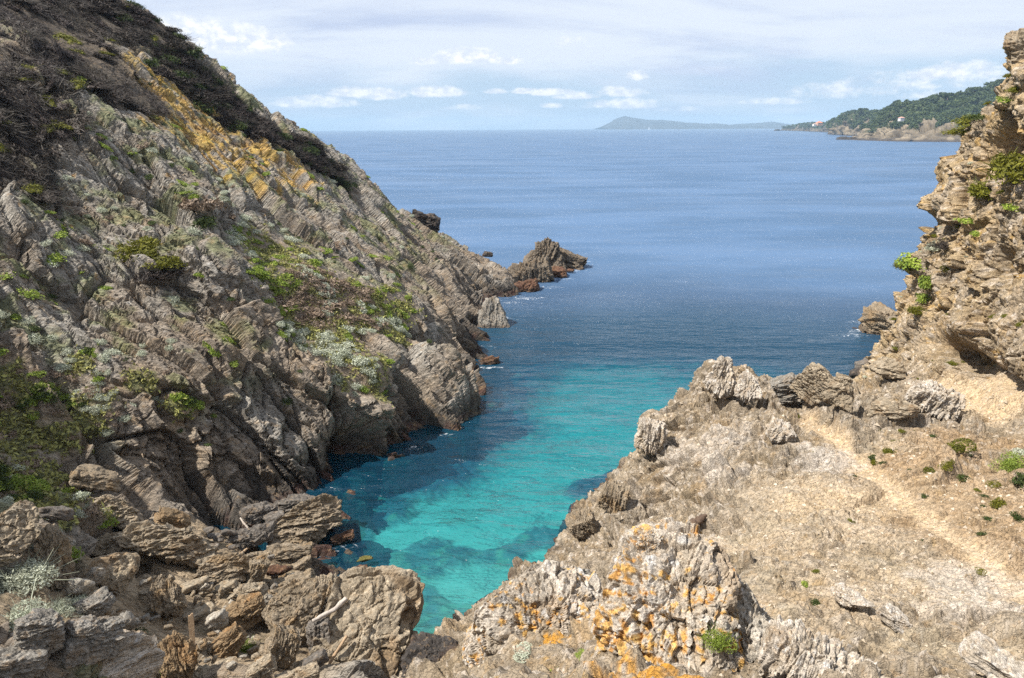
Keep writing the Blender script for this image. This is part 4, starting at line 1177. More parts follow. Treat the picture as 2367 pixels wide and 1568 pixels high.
place_rock(1720, 1480, 130, 190, 0, .7, 'block', 'pale', fol='n', seed=94, level=6, Y=10.9, planes=8, rough=.9, poly=[(1650, 1400), (1690, 1370), (1730, 1400), (1775, 1470), (1790, 1540), (1760, 1600), (1660, 1590)], label='greyish shoulder on the shaded right side of the broad lichen outcrop', **kw)
place_rock(1300, 1430, 240, 190, 0, .6, 'block', 'cream', fol='n', seed=95, level=7, lichen=.30, Y=14.6, planes=7, rough=.85, poly=[(1100, 1450), (1180, 1380), (1260, 1335), (1340, 1330), (1378, 1380), (1412, 1460), (1400, 1560), (1120, 1570), (1080, 1500)], inset=.45, label='sloping pale outcrop with a few orange lichen spots left of the broad one', **kw)
place_rock(1335, 1345, 70, 56, R_(-24), .8, 'block', 'grey', fol='n', seed=96, level=6, Y=16.6, planes=8, inset=.4, label='small grey knob at the top of the sloping pale outcrop', **kw)
place_rock(1885, 1550, 190, 120, R_(-16), .7, 'block', 'cream', fol='x', seed=97, level=7, Y=9.2, planes=8, label='jagged pale outcrop at the bottom edge right of the broad lichen outcrop', **kw)
place_rock(1000, 1550, 110, 120, R_(5), .8, 'block', 'blackish', seed=98, level=6, Y=17.6, planes=8, label='blackish wet rock at the edge of the channel', **kw)
place_rock(1668, 868, 62, 100, R_(-10), .8, 'spire', 'cream', fol='x', seed=99, level=6, label='twin-pointed crag on the rim of the spur above the turquoise water', rough=1.1, foot=.5, **kw)
place_rock(1728, 895, 50, 66, R_(4), .8, 'spire', 'cream', fol='x', seed=401, level=6, label='square-topped crag right of the twin-pointed crag on the rim', rough=1.1, foot=.5, **kw)
place_rock(1505, 1010, 62, 84, R_(-4), .8, 'block', 'cream', fol='x', seed=402, level=6, label='pale crag overhanging the water at the left corner of the spur', foot=.5, **kw)
place_rock(1835, 900, 76, 64, R_(18), .7, 'slab', 'grey', seed=403, level=6, label='grey banded rock on the rim, left of the yellowish ridge', foot=.5, **kw)
place_rock(1882, 885, 66, 76, R_(-36), .6, 'slab', 'tan', seed=404, level=6, label='yellowish ridge of rock leaning right on the rim', foot=.5, **kw)
place_rock(1942, 902, 64, 76, R_(-10), .6, 'spire', 'tan', fol='y', seed=405, level=6, label='pointed tan slab on the rim beside the gap to the sea', foot=.5, **kw)
place_rock(2050, 850, 56, 46, 0, .9, 'round', 'tan', seed=406, level=5, label='rounded tan boulder above the gap in the right cliff', **kw)
place_rock(2075, 945, 80, 42, R_(6), .8, 'round', 'tan', seed=407, level=5, label='smooth yellowish boulder half buried below the cave', **kw)
place_rock(2160, 925, 90, 60, R_(-18), .8, 'block', 'cream', fol='x', seed=408, level=6, label='knobbly pale outcrop on the slope below the cave', **kw)
place_rock(1800, 1000, 50, 50, R_(-20), .8, 'block', 'cream', fol='x', seed=409, level=5, inset=.4, label='knobbly crag at the top end of the sandy path', **kw)
place_rock(1420, 1150, 60, 66, R_(-10), .8, 'block', 'brown', fol='x', seed=410, level=6, inset=.55, label='brown crag at the water below the left corner of the spur', **kw)
place_rock(1350, 1215, 60, 70, R_(25), .8, 'block', 'brown', fol='x', seed=411, level=6, inset=.6, label='brown crag on the shore halfway down the spur', **kw)
place_rock(1960, 1380, 56, 40, R_(-10), .8, 'round', 'cream', seed=412, level=5, label='small pale hump in the gravel right of the broad lichen outcrop', **kw)
place_rock(2070, 1430, 60, 30, R_(-30), .7, 'slab', 'cream', seed=413, level=5, label='pale rib of rock in the gravel left of the bottom right corner', **kw)
place_rock(2310, 1540, 110, 50, R_(-20), .7, 'slab', 'cream', seed=414, level=5, label='pale hump of rock in the bottom right corner', **kw)


place_rock(2360, 140, 80, 90, 0, .9, 'block', 'tan', seed=415, level=6, Y=33.5, poly=[(2336,106),(2356,94),(2430,90),(2430,200),(2368,192),(2356,150)], label='beak of rock overhanging at the very top of the right cliff', **kw)


# driftwood
def branch(name, pts_, radii, mat, label, cat, group=None):
    n = 9
    pts_ = np.array(pts_, float)
    t = np.linspace(0, 1, len(pts_)); tt = np.linspace(0, 1, 26)
    cx = np.stack([np.interp(tt, t, pts_[:, k]) for k in range(3)], -1)
    rr = np.interp(tt, t, radii)
    V = []
    for i in range(len(tt)):
        d = cx[min(i + 1, 25)] - cx[max(i - 1, 0)]
        d /= np.linalg.norm(d)
        a = np.cross(d, [0.2, 0.3, 1.0]); a /= np.linalg.norm(a)
        b = np.cross(d, a)
        for j in range(n):
            th = 2 * math.pi * j / n
            w = rr[i] * (1 + .18 * math.sin(j * 2.7 + i * .5) + .1 * math.sin(i * 1.3))
            V.append(cx[i] + a * math.cos(th) * w + b * math.sin(th) * w)
    Fq = [[i * n + j, i * n + (j + 1) % n, (i + 1) * n + (j + 1) % n, (i + 1) * n + j] for i in range(25) for j in range(n)]
    V.append(cx[0]); V.append(cx[-1])
    Ft = [[q[0], q[1], q[2]] for q in Fq] + [[q[0], q[2], q[3]] for q in Fq]
    Ft += [[len(V) - 2, (j + 1) % n, j] for j in range(n)] + [[len(V) - 1, 25 * n + j, 25 * n + (j + 1) % n] for j in range(n)]
    o0 = np.mean(cx, axis=0)
    me_ = mesh_from_arrays(name, np.array(V) - o0, np.array(Ft), tri=True)
    o = link(name, me_, mat)
    o.location = o0
    return tag(o, label, cat, group)


def wood_mat(name, c1, c2):
    mt = bpy.data.materials.new(name)
    mt.use_nodes = True
    t = NT(mt.node_tree)
    t.n.clear()
    tcn = t.node('ShaderNodeTexCoord')
    n = t.noise(tcn.outputs['Object'], 9.0, 6, .65, 1.0)
    c = t.mix(t.maprange(n, .35, .65), c1, c2)
    bp = t.node('ShaderNodeBump', inp={'Strength': .6, 'Distance': .03, 'Height': n})
    b = t.node('ShaderNodeBsdfPrincipled', inp={'Base Color': c, 'Roughness': .85, 'Normal': bp.outputs[0]})
    t.node('ShaderNodeOutputMaterial', inp={0: b.outputs[0]})
    return mt


M_bleach = wood_mat('bleached_wood', (.34, .29, .245), (.47, .41, .36))
M_wood = wood_mat('weathered_wood', (.30, .20, .12), (.42, .30, .19))
M_dwood = wood_mat('dark_wood', (.06, .035, .022), (.13, .085, .055))
branch('driftwood_log', [P(722, 1436, 20.3), P(745, 1424, 20.5), P(775, 1408, 20.8), P(800, 1384, 21.2)], [.06, .075, .085, .09], M_bleach, 'bleached driftwood log lying against the huge tan boulder', 'driftwood')
branch('driftwood_pole', [P(802, 1470, 20.0), P(770, 1520, 19.6), P(752, 1552, 19.4)], [.05, .055, .05], M_wood, 'thin brown pole stuck in the dark gap beside the huge tan boulder', 'driftwood')
branch('driftwood_stick', [P(556, 1198, 31.0), P(564, 1210, 30.7), P(574, 1221, 30.5)], [.05, .055, .05], M_bleach, 'short pale stick leaning on the rounded dark boulders', 'driftwood')
branch('driftwood_branch', [P(536, 1284, 26.6), P(556, 1280, 26.6), P(572, 1268, 26.8)], [.04, .05, .04], M_wood, 'curved brown branch lying among the cobbles', 'driftwood')
branch('driftwood_stick', [P(618, 1262, 27.4), P(620, 1280, 27.1), P(624, 1294, 26.9)], [.03, .03, .025], M_bleach, 'thin pale stick standing by the water left of the rust brown slab', 'driftwood')
# upright plank
g = locL(452, 1490)
s_ = np.linalg.norm(g - np.array([0, 0, CAM_H])) / F_PX
bm = bmesh.new()
bmesh.ops.create_cube(bm, size=1.0)
bmesh.ops.subdivide_edges(bm, edges=bm.edges[:], cuts=3, use_grid_fill=True)
for v in bm.verts:
    v.co = Vector((v.co.x * 9 * s_ * (1 + .12 * math.sin(v.co.z * 7)), v.co.y * 3.5 * s_, v.co.z * 84 * s_ + (.04 * math.sin(v.co.x * 30) if v.co.z > .4 else 0)))
bmesh.ops.bevel(bm, geom=bm.edges[:], offset=.004, segments=1, affect='EDGES')
me = bpy.data.meshes.new('plank')
bm.to_mesh(me); bm.free()
o = link('plank', me, M_wood)
o.location = Vector(g) + Vector((0, 0, 30 * s_)); o.rotation_euler = (-.15, .05, .3)
tag(o, 'weathered wooden plank standing upright in the scree', 'plank')
# broken dark log on the spur
g = locR(1606, 1216)
branch('log', [g + np.array([-.42, -.15, -.05]), g + np.array([-.15, -.02, .22]), g + np.array([.10, .02, .36]), g + np.array([.34, .1, .52])], [.15, .17, .15, .05], M_dwood, 'short broken dark log lying on the bare slope behind the lichen outcrop', 'log')

# ------------------------------------------------------------------ far coast, island, boats, haze
SPURS = [  # skyline of each spur (photo points), its shore line, distance from shore to crest
    ([(1803, 301), (1812, 296), (1830, 290), (1850, 288), (1875, 285), (1893, 287), (1910, 284), (1930, 278), (1950, 273), (1975, 268), (2000, 266)], [(1800, 302), (1850, 303.5), (1905, 306), (1960, 309), (2010, 311)], 260),
    ([(1914, 310), (1922, 298), (1932, 284), (1942, 268), (1958, 262), (1985, 257), (2010, 258), (2035, 259), (2060, 257), (2110, 252)], [(1912, 311), (1935, 312.5), (1960, 314.5), (2000, 317), (2120, 320)], 170),
    ([(1944, 322.5), (1958, 320), (1980, 315), (1994, 303), (2004, 292), (2014, 303), (2022, 306), (2030, 290), (2042, 266), (2058, 250), (2075, 243), (2100, 239), (2130, 235), (2160, 229), (2200, 222), (2250, 210), (2300, 197), (2380, 172)],
     [(1942, 323), (1990, 325), (2060, 327), (2120, 328), (2180, 328.5), (2390, 330)], 230)]
SHOW = []
far_mat = plain_attr_material('far_rock', .95)
for si, (sky_l, shore_l, deep) in enumerate(SPURS):
    xs = np.linspace(sky_l[0][0], sky_l[-1][0], int(90 + 1.15 * (sky_l[-1][0] - sky_l[0][0])))
    ty = np.interp(xs, [p[0] for p in sky_l], [p[1] for p in sky_l])
    by = np.interp(xs, [p[0] for p in shore_l], [p[1] for p in shore_l])
    tt = np.concatenate([np.linspace(-.12, 1, 74), np.linspace(1.04, 1.7, 12)])
    VV = np.zeros((len(xs), len(tt), 3))
    for ci in range(len(xs)):
        b0 = W(xs[ci], by[ci])
        rise = sstep(0, 26, by[ci] - ty[ci])
        top = P(xs[ci], ty[ci], b0[1] + deep * (.25 + .75 * rise))
        top[2] = max(top[2], .6)
        for ti in range(len(tt)):
            u = tt[ti]
            q_ = b0 + (top - b0) * u
            if u < 0:
                q_[2] = 60 * u
            elif u <= 1:
                q_[2] = top[2] * (.55 * u ** .55 + .45 * u ** 1.6)
            else:
                q_[2] = top[2] * (1 - 1.1 * (u - 1))
            VV[ci, ti] = q_
    X = VV.reshape(-1, 3)
    Uv = np.tile(tt, len(xs))
    nrm = FLN = np.cross(np.gradient(VV, axis=0), np.gradient(VV, axis=1)).reshape(-1, 3)
    nrm /= np.linalg.norm(nrm, axis=1, keepdims=True) + 1e-9
    nrm *= np.where(nrm[:, 2] < 0, -1, 1)[:, None]
    sc = 1.0 if si == 2 else 1.4
    d1, j1, R1 = plates(X / np.array([1, 1, 2.2]), 34 * sc, 403 + si, 17 * sc, 12 * sc, 9 * sc, .12)
    d2, j2, R2 = plates(X / np.array([1, 1, 2.2]), 12 * sc, 413 + si, 5.5 * sc, 4.5 * sc, 3 * sc, .12)
    n1 = fbm(X / 60, 4, 401 + si)
    gate = sstep(-.02, .12, Uv) * sstep(1.15, .8, Uv) * np.clip(X[:, 2] / 12, .05, 1)
    D = gate * (1.15 * d1 + 1.5 * d2 + 13 * n1 + 4 * fbm(X / 14, 3, 421 + si))
    hor = nrm.copy(); hor[:, 2] *= .35
    Y = X + hor * D[:, None]
    z = Y[:, 2]
    n2 = fbm(X / 18, 4, 431 + si)
    col = lerp(np.array([.085, .068, .048]), np.array([.235, .19, .135]), np.clip(.5 + 1.3 * n2 + .7 * (R2[:, 0] - .5), 0, 1))
    col = lerp(col, np.array([.06, .05, .04]), .7 * sstep(.05, .3, fbm(X / 9, 4, 441 + si)))
    bare = np.zeros(len(X))
    for a, b, r in [(1985, 300, 38), (1998, 280, 34), (2046, 272, 34), (2056, 255, 34), (2058, 312, 40), (2120, 318, 34), (2185, 318, 36), (1935, 290, 60), (1905, 298, 60), (1850, 297, 120), (1955, 300, 50), (2005, 312, 35), (2020, 305, 30), (2090, 320, 36), (2150, 322, 36), (1970, 285, 40)]:
        c_ = P(a, b, W(a, np.interp(a, [p[0] for p in shore_l], [p[1] for p in shore_l]))[1] + deep * .4)
        dd = np.hypot((X[:, 0] - c_[0]), 1.6 * (X[:, 2] - c_[2]))
        bare = np.maximum(bare, np.clip(1.35 - dd / r, 0, 1))
    veg = sstep(.0, .2, fbm(X / 30, 4, 451 + si) + sstep(.12, .5, Uv) * .5 + .02 - .36 * bare)
    veg *= sstep(7, 14, z)
    col = lerp(col, np.array([.045, .062, .030]), .85 * veg)
    col = lerp(col, np.array([.045, .038, .036]), .9 * sstep(4.5, 1.5, z + 3 * n2))
    me = mesh_from_arrays('headland', Y, grid_faces(len(xs), len(tt)))
    set_col(me, 'Col', col)
    structure(link('headland', me, far_mat))
    SHOW.append((Y, veg, nrm, Uv, si))
FX = np.concatenate([s_[0] for s_ in SHOW]); fveg = np.concatenate([s_[1] for s_ in SHOW]); FU = np.concatenate([s_[3] for s_ in SHOW])
fproj = project(FX)


def leaf_material(name, c1, c2, c3=None, trans=.25, rough=.6):
    mt = bpy.data.materials.new(name)
    mt.use_nodes = True
    t = NT(mt.node_tree)
    t.n.clear()
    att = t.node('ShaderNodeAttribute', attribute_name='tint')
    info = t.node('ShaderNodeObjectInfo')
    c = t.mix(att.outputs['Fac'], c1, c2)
    if c3:
        c = t.mix(t.math('MULTIPLY', info.outputs['Random'], .6), c, c3)
    d = t.node('ShaderNodeBsdfPrincipled', inp={'Base Color': c, 'Roughness': rough})
    d.inputs['Specular IOR Level'].default_value = .2
    tr = t.node('ShaderNodeBsdfTranslucent', inp={0: c})
    mx = t.node('ShaderNodeMixShader', inp={0: trans, 1: d.outputs[0], 2: tr.outputs[0]})
    t.node('ShaderNodeOutputMaterial', inp={0: mx.outputs[0]})
    return mt


def leaves(rs, centers, normals, size, jitter=.9, aspect=1.8):
    """A four-sided folded leaf at every centre, roughly facing its normal."""
    n = len(centers)
    nv = normals + rs.normal(0, jitter, (n, 3))
    nv /= np.linalg.norm(nv, axis=1, keepdims=True)
    a = np.cross(nv, rs.normal(0, 1, (n, 3)))
    a /= np.linalg.norm(a, axis=1, keepdims=True) + 1e-9
    b = np.cross(nv, a)
    s = (size * rs.uniform(.6, 1.35, n))[:, None]
    V = np.stack([centers - a * s * .5 * aspect, centers + b * s * .45 + nv * s * .12, centers + a * s * .5 * aspect, centers - b * s * .45 + nv * s * .12], 1).reshape(-1, 3)
    Fq = np.arange(4 * n).reshape(n, 4)
    return V, Fq


def crown_mesh(name, seed, n, rx, rz, leaf, lumps=6, flat=0.0, tintb=.5):
    rs = np.random.RandomState(seed)
    c = rs.normal(0, 1, (lumps, 3)); c /= np.linalg.norm(c, axis=1, keepdims=True)
    c[:, 2] = np.abs(c[:, 2]) * .7
    c = c * .55
    c[0] = 0
    r = rs.uniform(.38, .62, lumps); r[0] = .7
    k = rs.randint(0, lumps, n)
    d = rs.normal(0, 1, (n, 3)); d /= np.linalg.norm(d, axis=1, keepdims=True)
    rad = r[k] * rs.uniform(.72, 1.0, n) ** .5
    p = c[k] + d * rad[:, None]
    p[:, 2] = np.where(p[:, 2] < -.15, -.15 - (p[:, 2] + .15) * .3, p[:, 2])
    X = p * np.array([rx, rx, rz])
    V, Fq = leaves(rs, X, d, leaf)
    me_ = mesh_from_arrays(name, V, Fq, smooth=False)
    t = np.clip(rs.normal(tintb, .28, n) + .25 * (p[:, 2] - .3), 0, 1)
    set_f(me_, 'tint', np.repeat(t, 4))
    return me_


# the wood on the headland: one mass of crowns
rs = np.random.RandomState(77)
M_wood_far = leaf_material('far_foliage', (.035, .055, .025), (.095, .125, .045))
sel = np.where((fveg > .45) & (FX[:, 2] > 6) & (FU < 1.05))[0]
sel = rs.choice(sel, min(3600, len(sel)), replace=False)
VV, FF, TT = [], [], []
off = 0
for i in sel:
    k = 36
    rr = rs.uniform(2.4, 5.2) * (1.0 if FX[i, 1] < 1500 else 1.25)
    d = rs.normal(0, 1, (k, 3)); d /= np.linalg.norm(d, axis=1, keepdims=True)
    d[:, 2] = np.abs(d[:, 2]) * .9 - .15
    Xc = FX[i] + np.array([0, 0, rr * .55]) + d * rr * rs.uniform(.6, 1, (k, 1))
    V, Fq = leaves(rs, Xc, d, rr * .55, .5, 1.2)
    VV.append(V); FF.append(Fq + off); off += len(V)
    TT.append(np.repeat(np.clip(rs.normal(rs.uniform(.1, .9), .2, k), 0, 1), 4))
me = mesh_from_arrays('wood', np.concatenate(VV), np.concatenate(FF), smooth=False)
set_f(me, 'tint', np.concatenate(TT))
o = link('wood', me, M_wood_far)
tag(o, 'dark green pine wood covering the far headland', 'wood', kind='stuff')

# umbrella pines one can tell apart on the skyline
M_bark = wood_mat('pine_bark', (.10, .07, .05), (.17, .12, .09))
crown0 = crown_mesh('pine_crown', 3, 260, 6.0, 2.6, 1.5, 5)


def trunk_mesh(name, h, r):
    n = 7
    V, Fq = [], []
    for i in range(7):
        z = h * i / 6
        w = r * (1 - .6 * i / 6)
        ox = .35 * math.sin(i * .9) * h * .05
        for j in range(n):
            a = 2 * math.pi * j / n
            V.append((ox + w * math.cos(a), w * math.sin(a), z))
    for i in range(6):
        for j in range(n):
            Fq.append((i * n + j, i * n + (j + 1) % n, (i + 1) * n + (j + 1) % n, (i + 1) * n + j))
    return mesh_from_arrays(name, np.array(V), np.array(Fq))


trunk0 = trunk_mesh('pine_trunk', 7.5, .55)
PINES = [(2185, 233, 1.3, 'lone umbrella pine with a bare trunk on the headland skyline'), (2250, 216, 1.25, 'tall umbrella pine on the highest point of the headland skyline'), (2268, 212, 1.0, 'umbrella pine just behind the edge of the right cliff'),
         (2232, 224, .9, 'low umbrella pine left of the tallest pine on the skyline'), (2150, 236, .9, 'round-crowned pine left of the lone umbrella pine'), (2130, 237, .9, 'round-crowned pine where the headland skyline begins to level'), (2060, 250, .8, 'pine at the top of the bare rocky spur of the headland'),
         (1985, 260, 1.0, 'pine on the step of the headland skyline'), (1970, 262, .9, 'pine at the left end of the wooded skyline'), (2205, 228, .9, 'pine between the lone umbrella pine and the skyline summit')]
for (a, b, s, lab) in PINES:
    d = np.hypot(fproj[:, 0] - a, fproj[:, 1] - b)
    k = np.where((d < d.min() + 4) & (fproj[:, 2] > 0))[0]
    g = FX[k[np.argmin(fproj[k, 2])]]
    root = bpy.data.objects.new('pine_tree', None)
    C.objects.link(root)
    root.location = g - np.array([0, 0, .5]); root.scale = (s, s, s); root.rotation_euler = (0, 0, a * 1.7)
    tag(root, lab, 'pine tree', 'pines on the headland skyline')
    link('trunk', trunk0, M_bark, root)
    cr = link('crown', crown0, M_wood_far, root)
    cr.location = (0, 0, 7.6)


def flat_mat(name, c, rough=.8):
    mt = bpy.data.materials.new(name)
    mt.use_nodes = True
    t = NT(mt.node_tree)
    t.n.clear()
    tcn = t.node('ShaderNodeTexCoord')
    n = t.noise(tcn.outputs['Object'], 3.0, 4, .6)
    k = t.maprange(n, .3, .7, .85, 1.12, False)
    cc = t.node('ShaderNodeVectorMath', operation='SCALE', inp={0: c, 'Scale': k})
    b = t.node('ShaderNodeBsdfPrincipled', inp={'Base Color': cc.outputs[0], 'Roughness': rough})
    t.node('ShaderNodeOutputMaterial', inp={0: b.outputs[0]})
    return mt


def box_mesh(name, size, loc=(0, 0, 0), bev=.05):
    bm_ = bmesh.new()
    bmesh.ops.create_cube(bm_, size=1.0)
    for v in bm_.verts:
        v.co = Vector((v.co.x * size[0] + loc[0], v.co.y * size[1] + loc[1], v.co.z * size[2] + loc[2]))
    if bev:
        bmesh.ops.bevel(bm_, geom=bm_.edges[:], offset=bev, segments=1, affect='EDGES')
    me_ = bpy.data.meshes.new(name)
    bm_.to_mesh(me_); bm_.free()
    return me_


def hip_roof(name, w, d, h, z, over=.5):
    a, b = w / 2 + over, d / 2 + over
    r = max(.5, a - b)
    V = np.array([(-a, -b, z), (a, -b, z), (a, b, z), (-a, b, z), (-r, 0, z + h), (r, 0, z + h)])
    me_ = bpy.data.meshes.new(name)
    me_.from_pydata([tuple(v) for v in V], [], [(0, 1, 5, 4), (1, 2, 5), (2, 3, 4, 5), (3, 0, 4), (3, 2, 1, 0)])
    return me_


def house(a, b, Y, w, d, h, roofh, wallc, roofc, name, label, rot=.2):
    g = P(a, b, Y)
    root = bpy.data.objects.new(name, None)
    C.objects.link(root)
    root.location = g; root.rotation_euler = (0, 0, rot)
    tag(root, label, 'house')
    link('wall', box_mesh('house_wall', (w, d, h + 2), (0, 0, h / 2 - 1)), flat_mat('house_wall', wallc), root)
    link('roof', hip_roof('house_roof', w, d, roofh, h + .02), flat_mat('house_roof', roofc), root)
    for k in range(3):
        link('window', box_mesh('house_window', (w * .11, .2, h * .3), (w * (-.3 + .3 * k), -d / 2 - .06, h * .58), 0), flat_mat('house_glass', (.05, .06, .07), .2), root)


house(1893, 289, 2200, 17, 12, 6, 5, (.50, .30, .21), (.55, .20, .11), 'house', 'orange-pink house with a tiled roof on the low point of the headland')
house(1882, 290.5, 2200, 8, 8, 4, 2, (.6, .58, .54), (.55, .40, .32), 'annex', 'small white building left of the orange-pink house')
house(2083, 277, 945, 6, 5, 2.2, 1.6, (.50, .47, .44), (.48, .27, .21), 'villa', 'white villa with a pink roof among the pines of the headland')

# low islets off the headland
for (a, b, w, h, Yq, sd, lab) in [(1956, 319, 34, 8, 1120, 1, 'flat dark islet off the near point of the headland'), (1926, 308.5, 18, 5, 1850, 2, 'flat dark rock off the second point of the headland'), (1797, 299.5, 12, 4, 3700, 3, 'tiny dark rock off the tip of the headland')]:
    me_, X, col = rock_mesh('sea_rock', 500 + sd, (w * Yq / F_PX, w * Yq / F_PX * .6, h * Yq / F_PX * 1.6), 4, 'slab', 'blackish')
    o = link('sea_rock', me_, plain_attr_material('islet_rock'))
    q = P(a, b, Yq); q[2] = 0
    o.location = q
    tag(o, lab, 'sea rock')

# island on the horizon
PROF = [(1390, 294), (1396, 291), (1408, 285), (1414, 281), (1419, 277), (1429, 273), (1444, 269), (1455, 270.5), (1473, 273), (1498, 277), (1515, 277.5), (1532, 277), (1545, 279), (1563, 281), (1602, 284), (1625, 285), (1661, 286), (1692, 288), (1718, 286), (1756, 285), (1782, 282), (1800, 284), (1812, 286), (1835, 288), (1860, 291), (1875, 294)]
Yi = 9500.0
xs = np.linspace(1388, 1877, 260)
hs = np.interp(xs, [p[0] for p in PROF], [p[1] for p in PROF])
rows = np.linspace(-1, 1, 41)
VV = []
for a, b in zip(xs, hs):
    top = P(a, b, Yi)
    hgt = max(top[2], 0) + 3 * math.sin(a * .9) + 2 * math.sin(a * 2.3)
    for t_ in rows:
        zz = hgt * (1 - abs(t_)) ** .8 - 3
        VV.append((top[0], Yi + t_ * 900, zz))
VV = np.array(VV)
VV[:, 2] += 14 * fbm(VV / 160, 4, 611) * np.clip(VV[:, 2] / 40, 0, 1)
me = mesh_from_arrays('island', VV, grid_faces(len(xs), len(rows)))
set_col(me, 'Col', lerp(np.array([.035, .04, .045]), np.array([.07, .07, .07]), np.clip(.5 + fbm(VV / 120, 4, 612) * 1.5, 0, 1)))
structure(link('island', me, plain_attr_material('island_mat')))


# sailing boats near the horizon
def sailboat(a, Y, h, label, rot):
    q = P(a, 294, Y); q[2] = 0
    root = bpy.data.objects.new('sailboat', None)
    C.objects.link(root)
    root.location = q; root.rotation_euler = (0, 0, rot)
    tag(root, label, 'sailboat', 'sailboats near the horizon')
    k = h / 14.0
    V, Fq = [], []
    for i in range(13):
        u = i / 12
        wd = 1.9 * math.sin(math.pi * min(1, .15 + .85 * (1 - u))) ** .7 * k
        x_ = (-5.5 + 11 * u) * k
        for (sy, z_) in ((-1, 1.2), (-.8, .2), (0, -.5), (.8, .2), (1, 1.2)):
            V.append((x_, sy * wd, z_ * k + .35 * k * u))
    for i in range(12):
        for j in range(5):
            Fq.append((i * 5 + j, (i + 1) * 5 + j, (i + 1) * 5 + (j + 1) % 5, i * 5 + (j + 1) % 5))
    link('hull', mesh_from_arrays('boat_hull', np.array(V), np.array(Fq)), flat_mat('boat_white', (.8, .8, .8), .4), root)
    mt_ = trunk_mesh('boat_mast', h, .12 * k)
    link('mast', mt_, flat_mat('boat_mast', (.6, .6, .6), .4), root)
    for nm, x0, x1, top in (('mainsail', -.3, -5.0, .96), ('jib', .3, 5.2, .85)):
        V, Fq = [], []
        for i in range(9):
            v = i / 8
            for j in range(6):
                u = j / 5 * (1 - v * .97)
                V.append(((x0 + (x1 - x0) * u) * k, .9 * k * math.sin(math.pi * u) * (1 - v * .5), 2.2 * k + (h * top - 2.2 * k) * v))
        for i in range(8):
            for j in range(5):
                Fq.append((i * 6 + j, i * 6 + j + 1, (i + 1) * 6 + j + 1, (i + 1) * 6 + j))
        link(nm, mesh_from_arrays('boat_' + nm, np.array(V), np.array(Fq)), flat_mat('sail_cloth', (.85, .85, .84), .8), root)


sailboat(1500.5, 6800, 30, 'white sailboat in front of the blue island on the horizon', .35)
sailboat(1241, 7400, 22, 'smaller white sailboat on the open horizon left of the blue island', .5)

# the air between here and the far coast
hb = box_mesh('haze', (30000, 13500, 215), (0, 5700, 215 / 2 - 31), 0)
hz = bpy.data.materials.new('haze')
hz.use_nodes = True
t = NT(hz.node_tree)
t.n.clear()
pv = t.node('ShaderNodeVolumePrincipled', inp={'Color': (.52, .75, 1.0, 1), 'Density': 1.0e-4, 'Anisotropy': 0.0})
t.node('ShaderNodeOutputMaterial', inp={'Volume': pv.outputs[0]})
haze = link('haze', hb, hz)
haze['kind'] = 'stuff'
haze['label'] = 'thin pale sea haze softening the far coast'
haze['category'] = 'haze'

# ------------------------------------------------------------------ plants
rs = np.random.RandomState(2024)


def clump_mesh(name, seed, n, r, h, leaf, aspect=1.8, lumps=7, tintb=.5, jitter=.9, spiky=0.0, fill=.5):
    """A cushion of many small leaves round a few unequal heads."""
    q = np.random.RandomState(seed)
    c = q.uniform(-.55, .55, (lumps, 3)); c[:, 2] = q.uniform(.0, .35, lumps)
    c[0] = (0, 0, .2)
    rr = q.uniform(.28, .55, lumps); rr[0] = .6
    k = q.choice(lumps, n, p=rr ** 2 / (rr ** 2).sum())
    d = q.normal(0, 1, (n, 3)); d[:, 2] = np.abs(d[:, 2]) * .9 - .25
    d /= np.linalg.norm(d, axis=1, keepdims=True)
    rad = rr[k] * (fill + (1 - fill) * q.uniform(0, 1, n) ** .5)
    p = c[k] + d * rad[:, None]
    p[:, 2] = np.maximum(p[:, 2], -.12)
    X = p * np.array([r, r, h])
    V, Fq = leaves(q, X, d, leaf, jitter, aspect)
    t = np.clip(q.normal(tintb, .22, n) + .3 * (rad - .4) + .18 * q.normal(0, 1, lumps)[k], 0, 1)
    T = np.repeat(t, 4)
    if spiky:
        m = int(n * spiky)
        b = q.normal(0, .28, (m, 3)) * np.array([r, r, 0]); b[:, 2] = -.05
        tip = q.normal(0, 1, (m, 3)); tip[:, 2] = np.abs(tip[:, 2]) + .4
        tip /= np.linalg.norm(tip, axis=1, keepdims=True)
        tip = b + tip * np.array([r, r, h * 1.1]) * q.uniform(.7, 1.25, (m, 1))
        w = q.normal(0, 1, (m, 3)); w /= np.linalg.norm(w, axis=1, keepdims=True)
        w *= .018 * r
        V2 = np.stack([b - w, b + w, tip + w * .4, tip - w * .4], 1).reshape(-1, 3)
        F2 = np.arange(4 * m).reshape(m, 4) + len(V)
        V = np.concatenate([V, V2]); Fq = np.concatenate([Fq, F2]); T = np.concatenate([T, np.full(4 * m, .12)])
    me_ = mesh_from_arrays(name, V, Fq, smooth=False)
    set_f(me_, 'tint', T)
    return me_


K = {}
M_green = leaf_material('fresh_green_leaf', (.10, .16, .022), (.36, .44, .07), (.20, .25, .05))
M_silver = leaf_material('silver_leaf', (.24, .25, .18), (.66, .68, .55), (.46, .49, .38))
M_dry = leaf_material('dry_heath', (.15, .105, .075), (.38, .29, .21), (.25, .19, .14), .1)
M_dark = leaf_material('dark_scrub', (.024, .018, .017), (.092, .067, .058), (.045, .038, .027), .1)
M_darkgreen = leaf_material('dark_green_leaf', (.022, .038, .010), (.085, .115, .028), (.05, .065, .02), .15)
M_olive = leaf_material('olive_leaf', (.060, .070, .008), (.22, .215, .025), (.14, .13, .015), .2)
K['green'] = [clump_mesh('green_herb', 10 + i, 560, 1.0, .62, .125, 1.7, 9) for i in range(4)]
K['silver'] = [clump_mesh('silver_cushion', 20 + i, 560, 1.0, .75, .10, 2.0, 10) for i in range(4)]
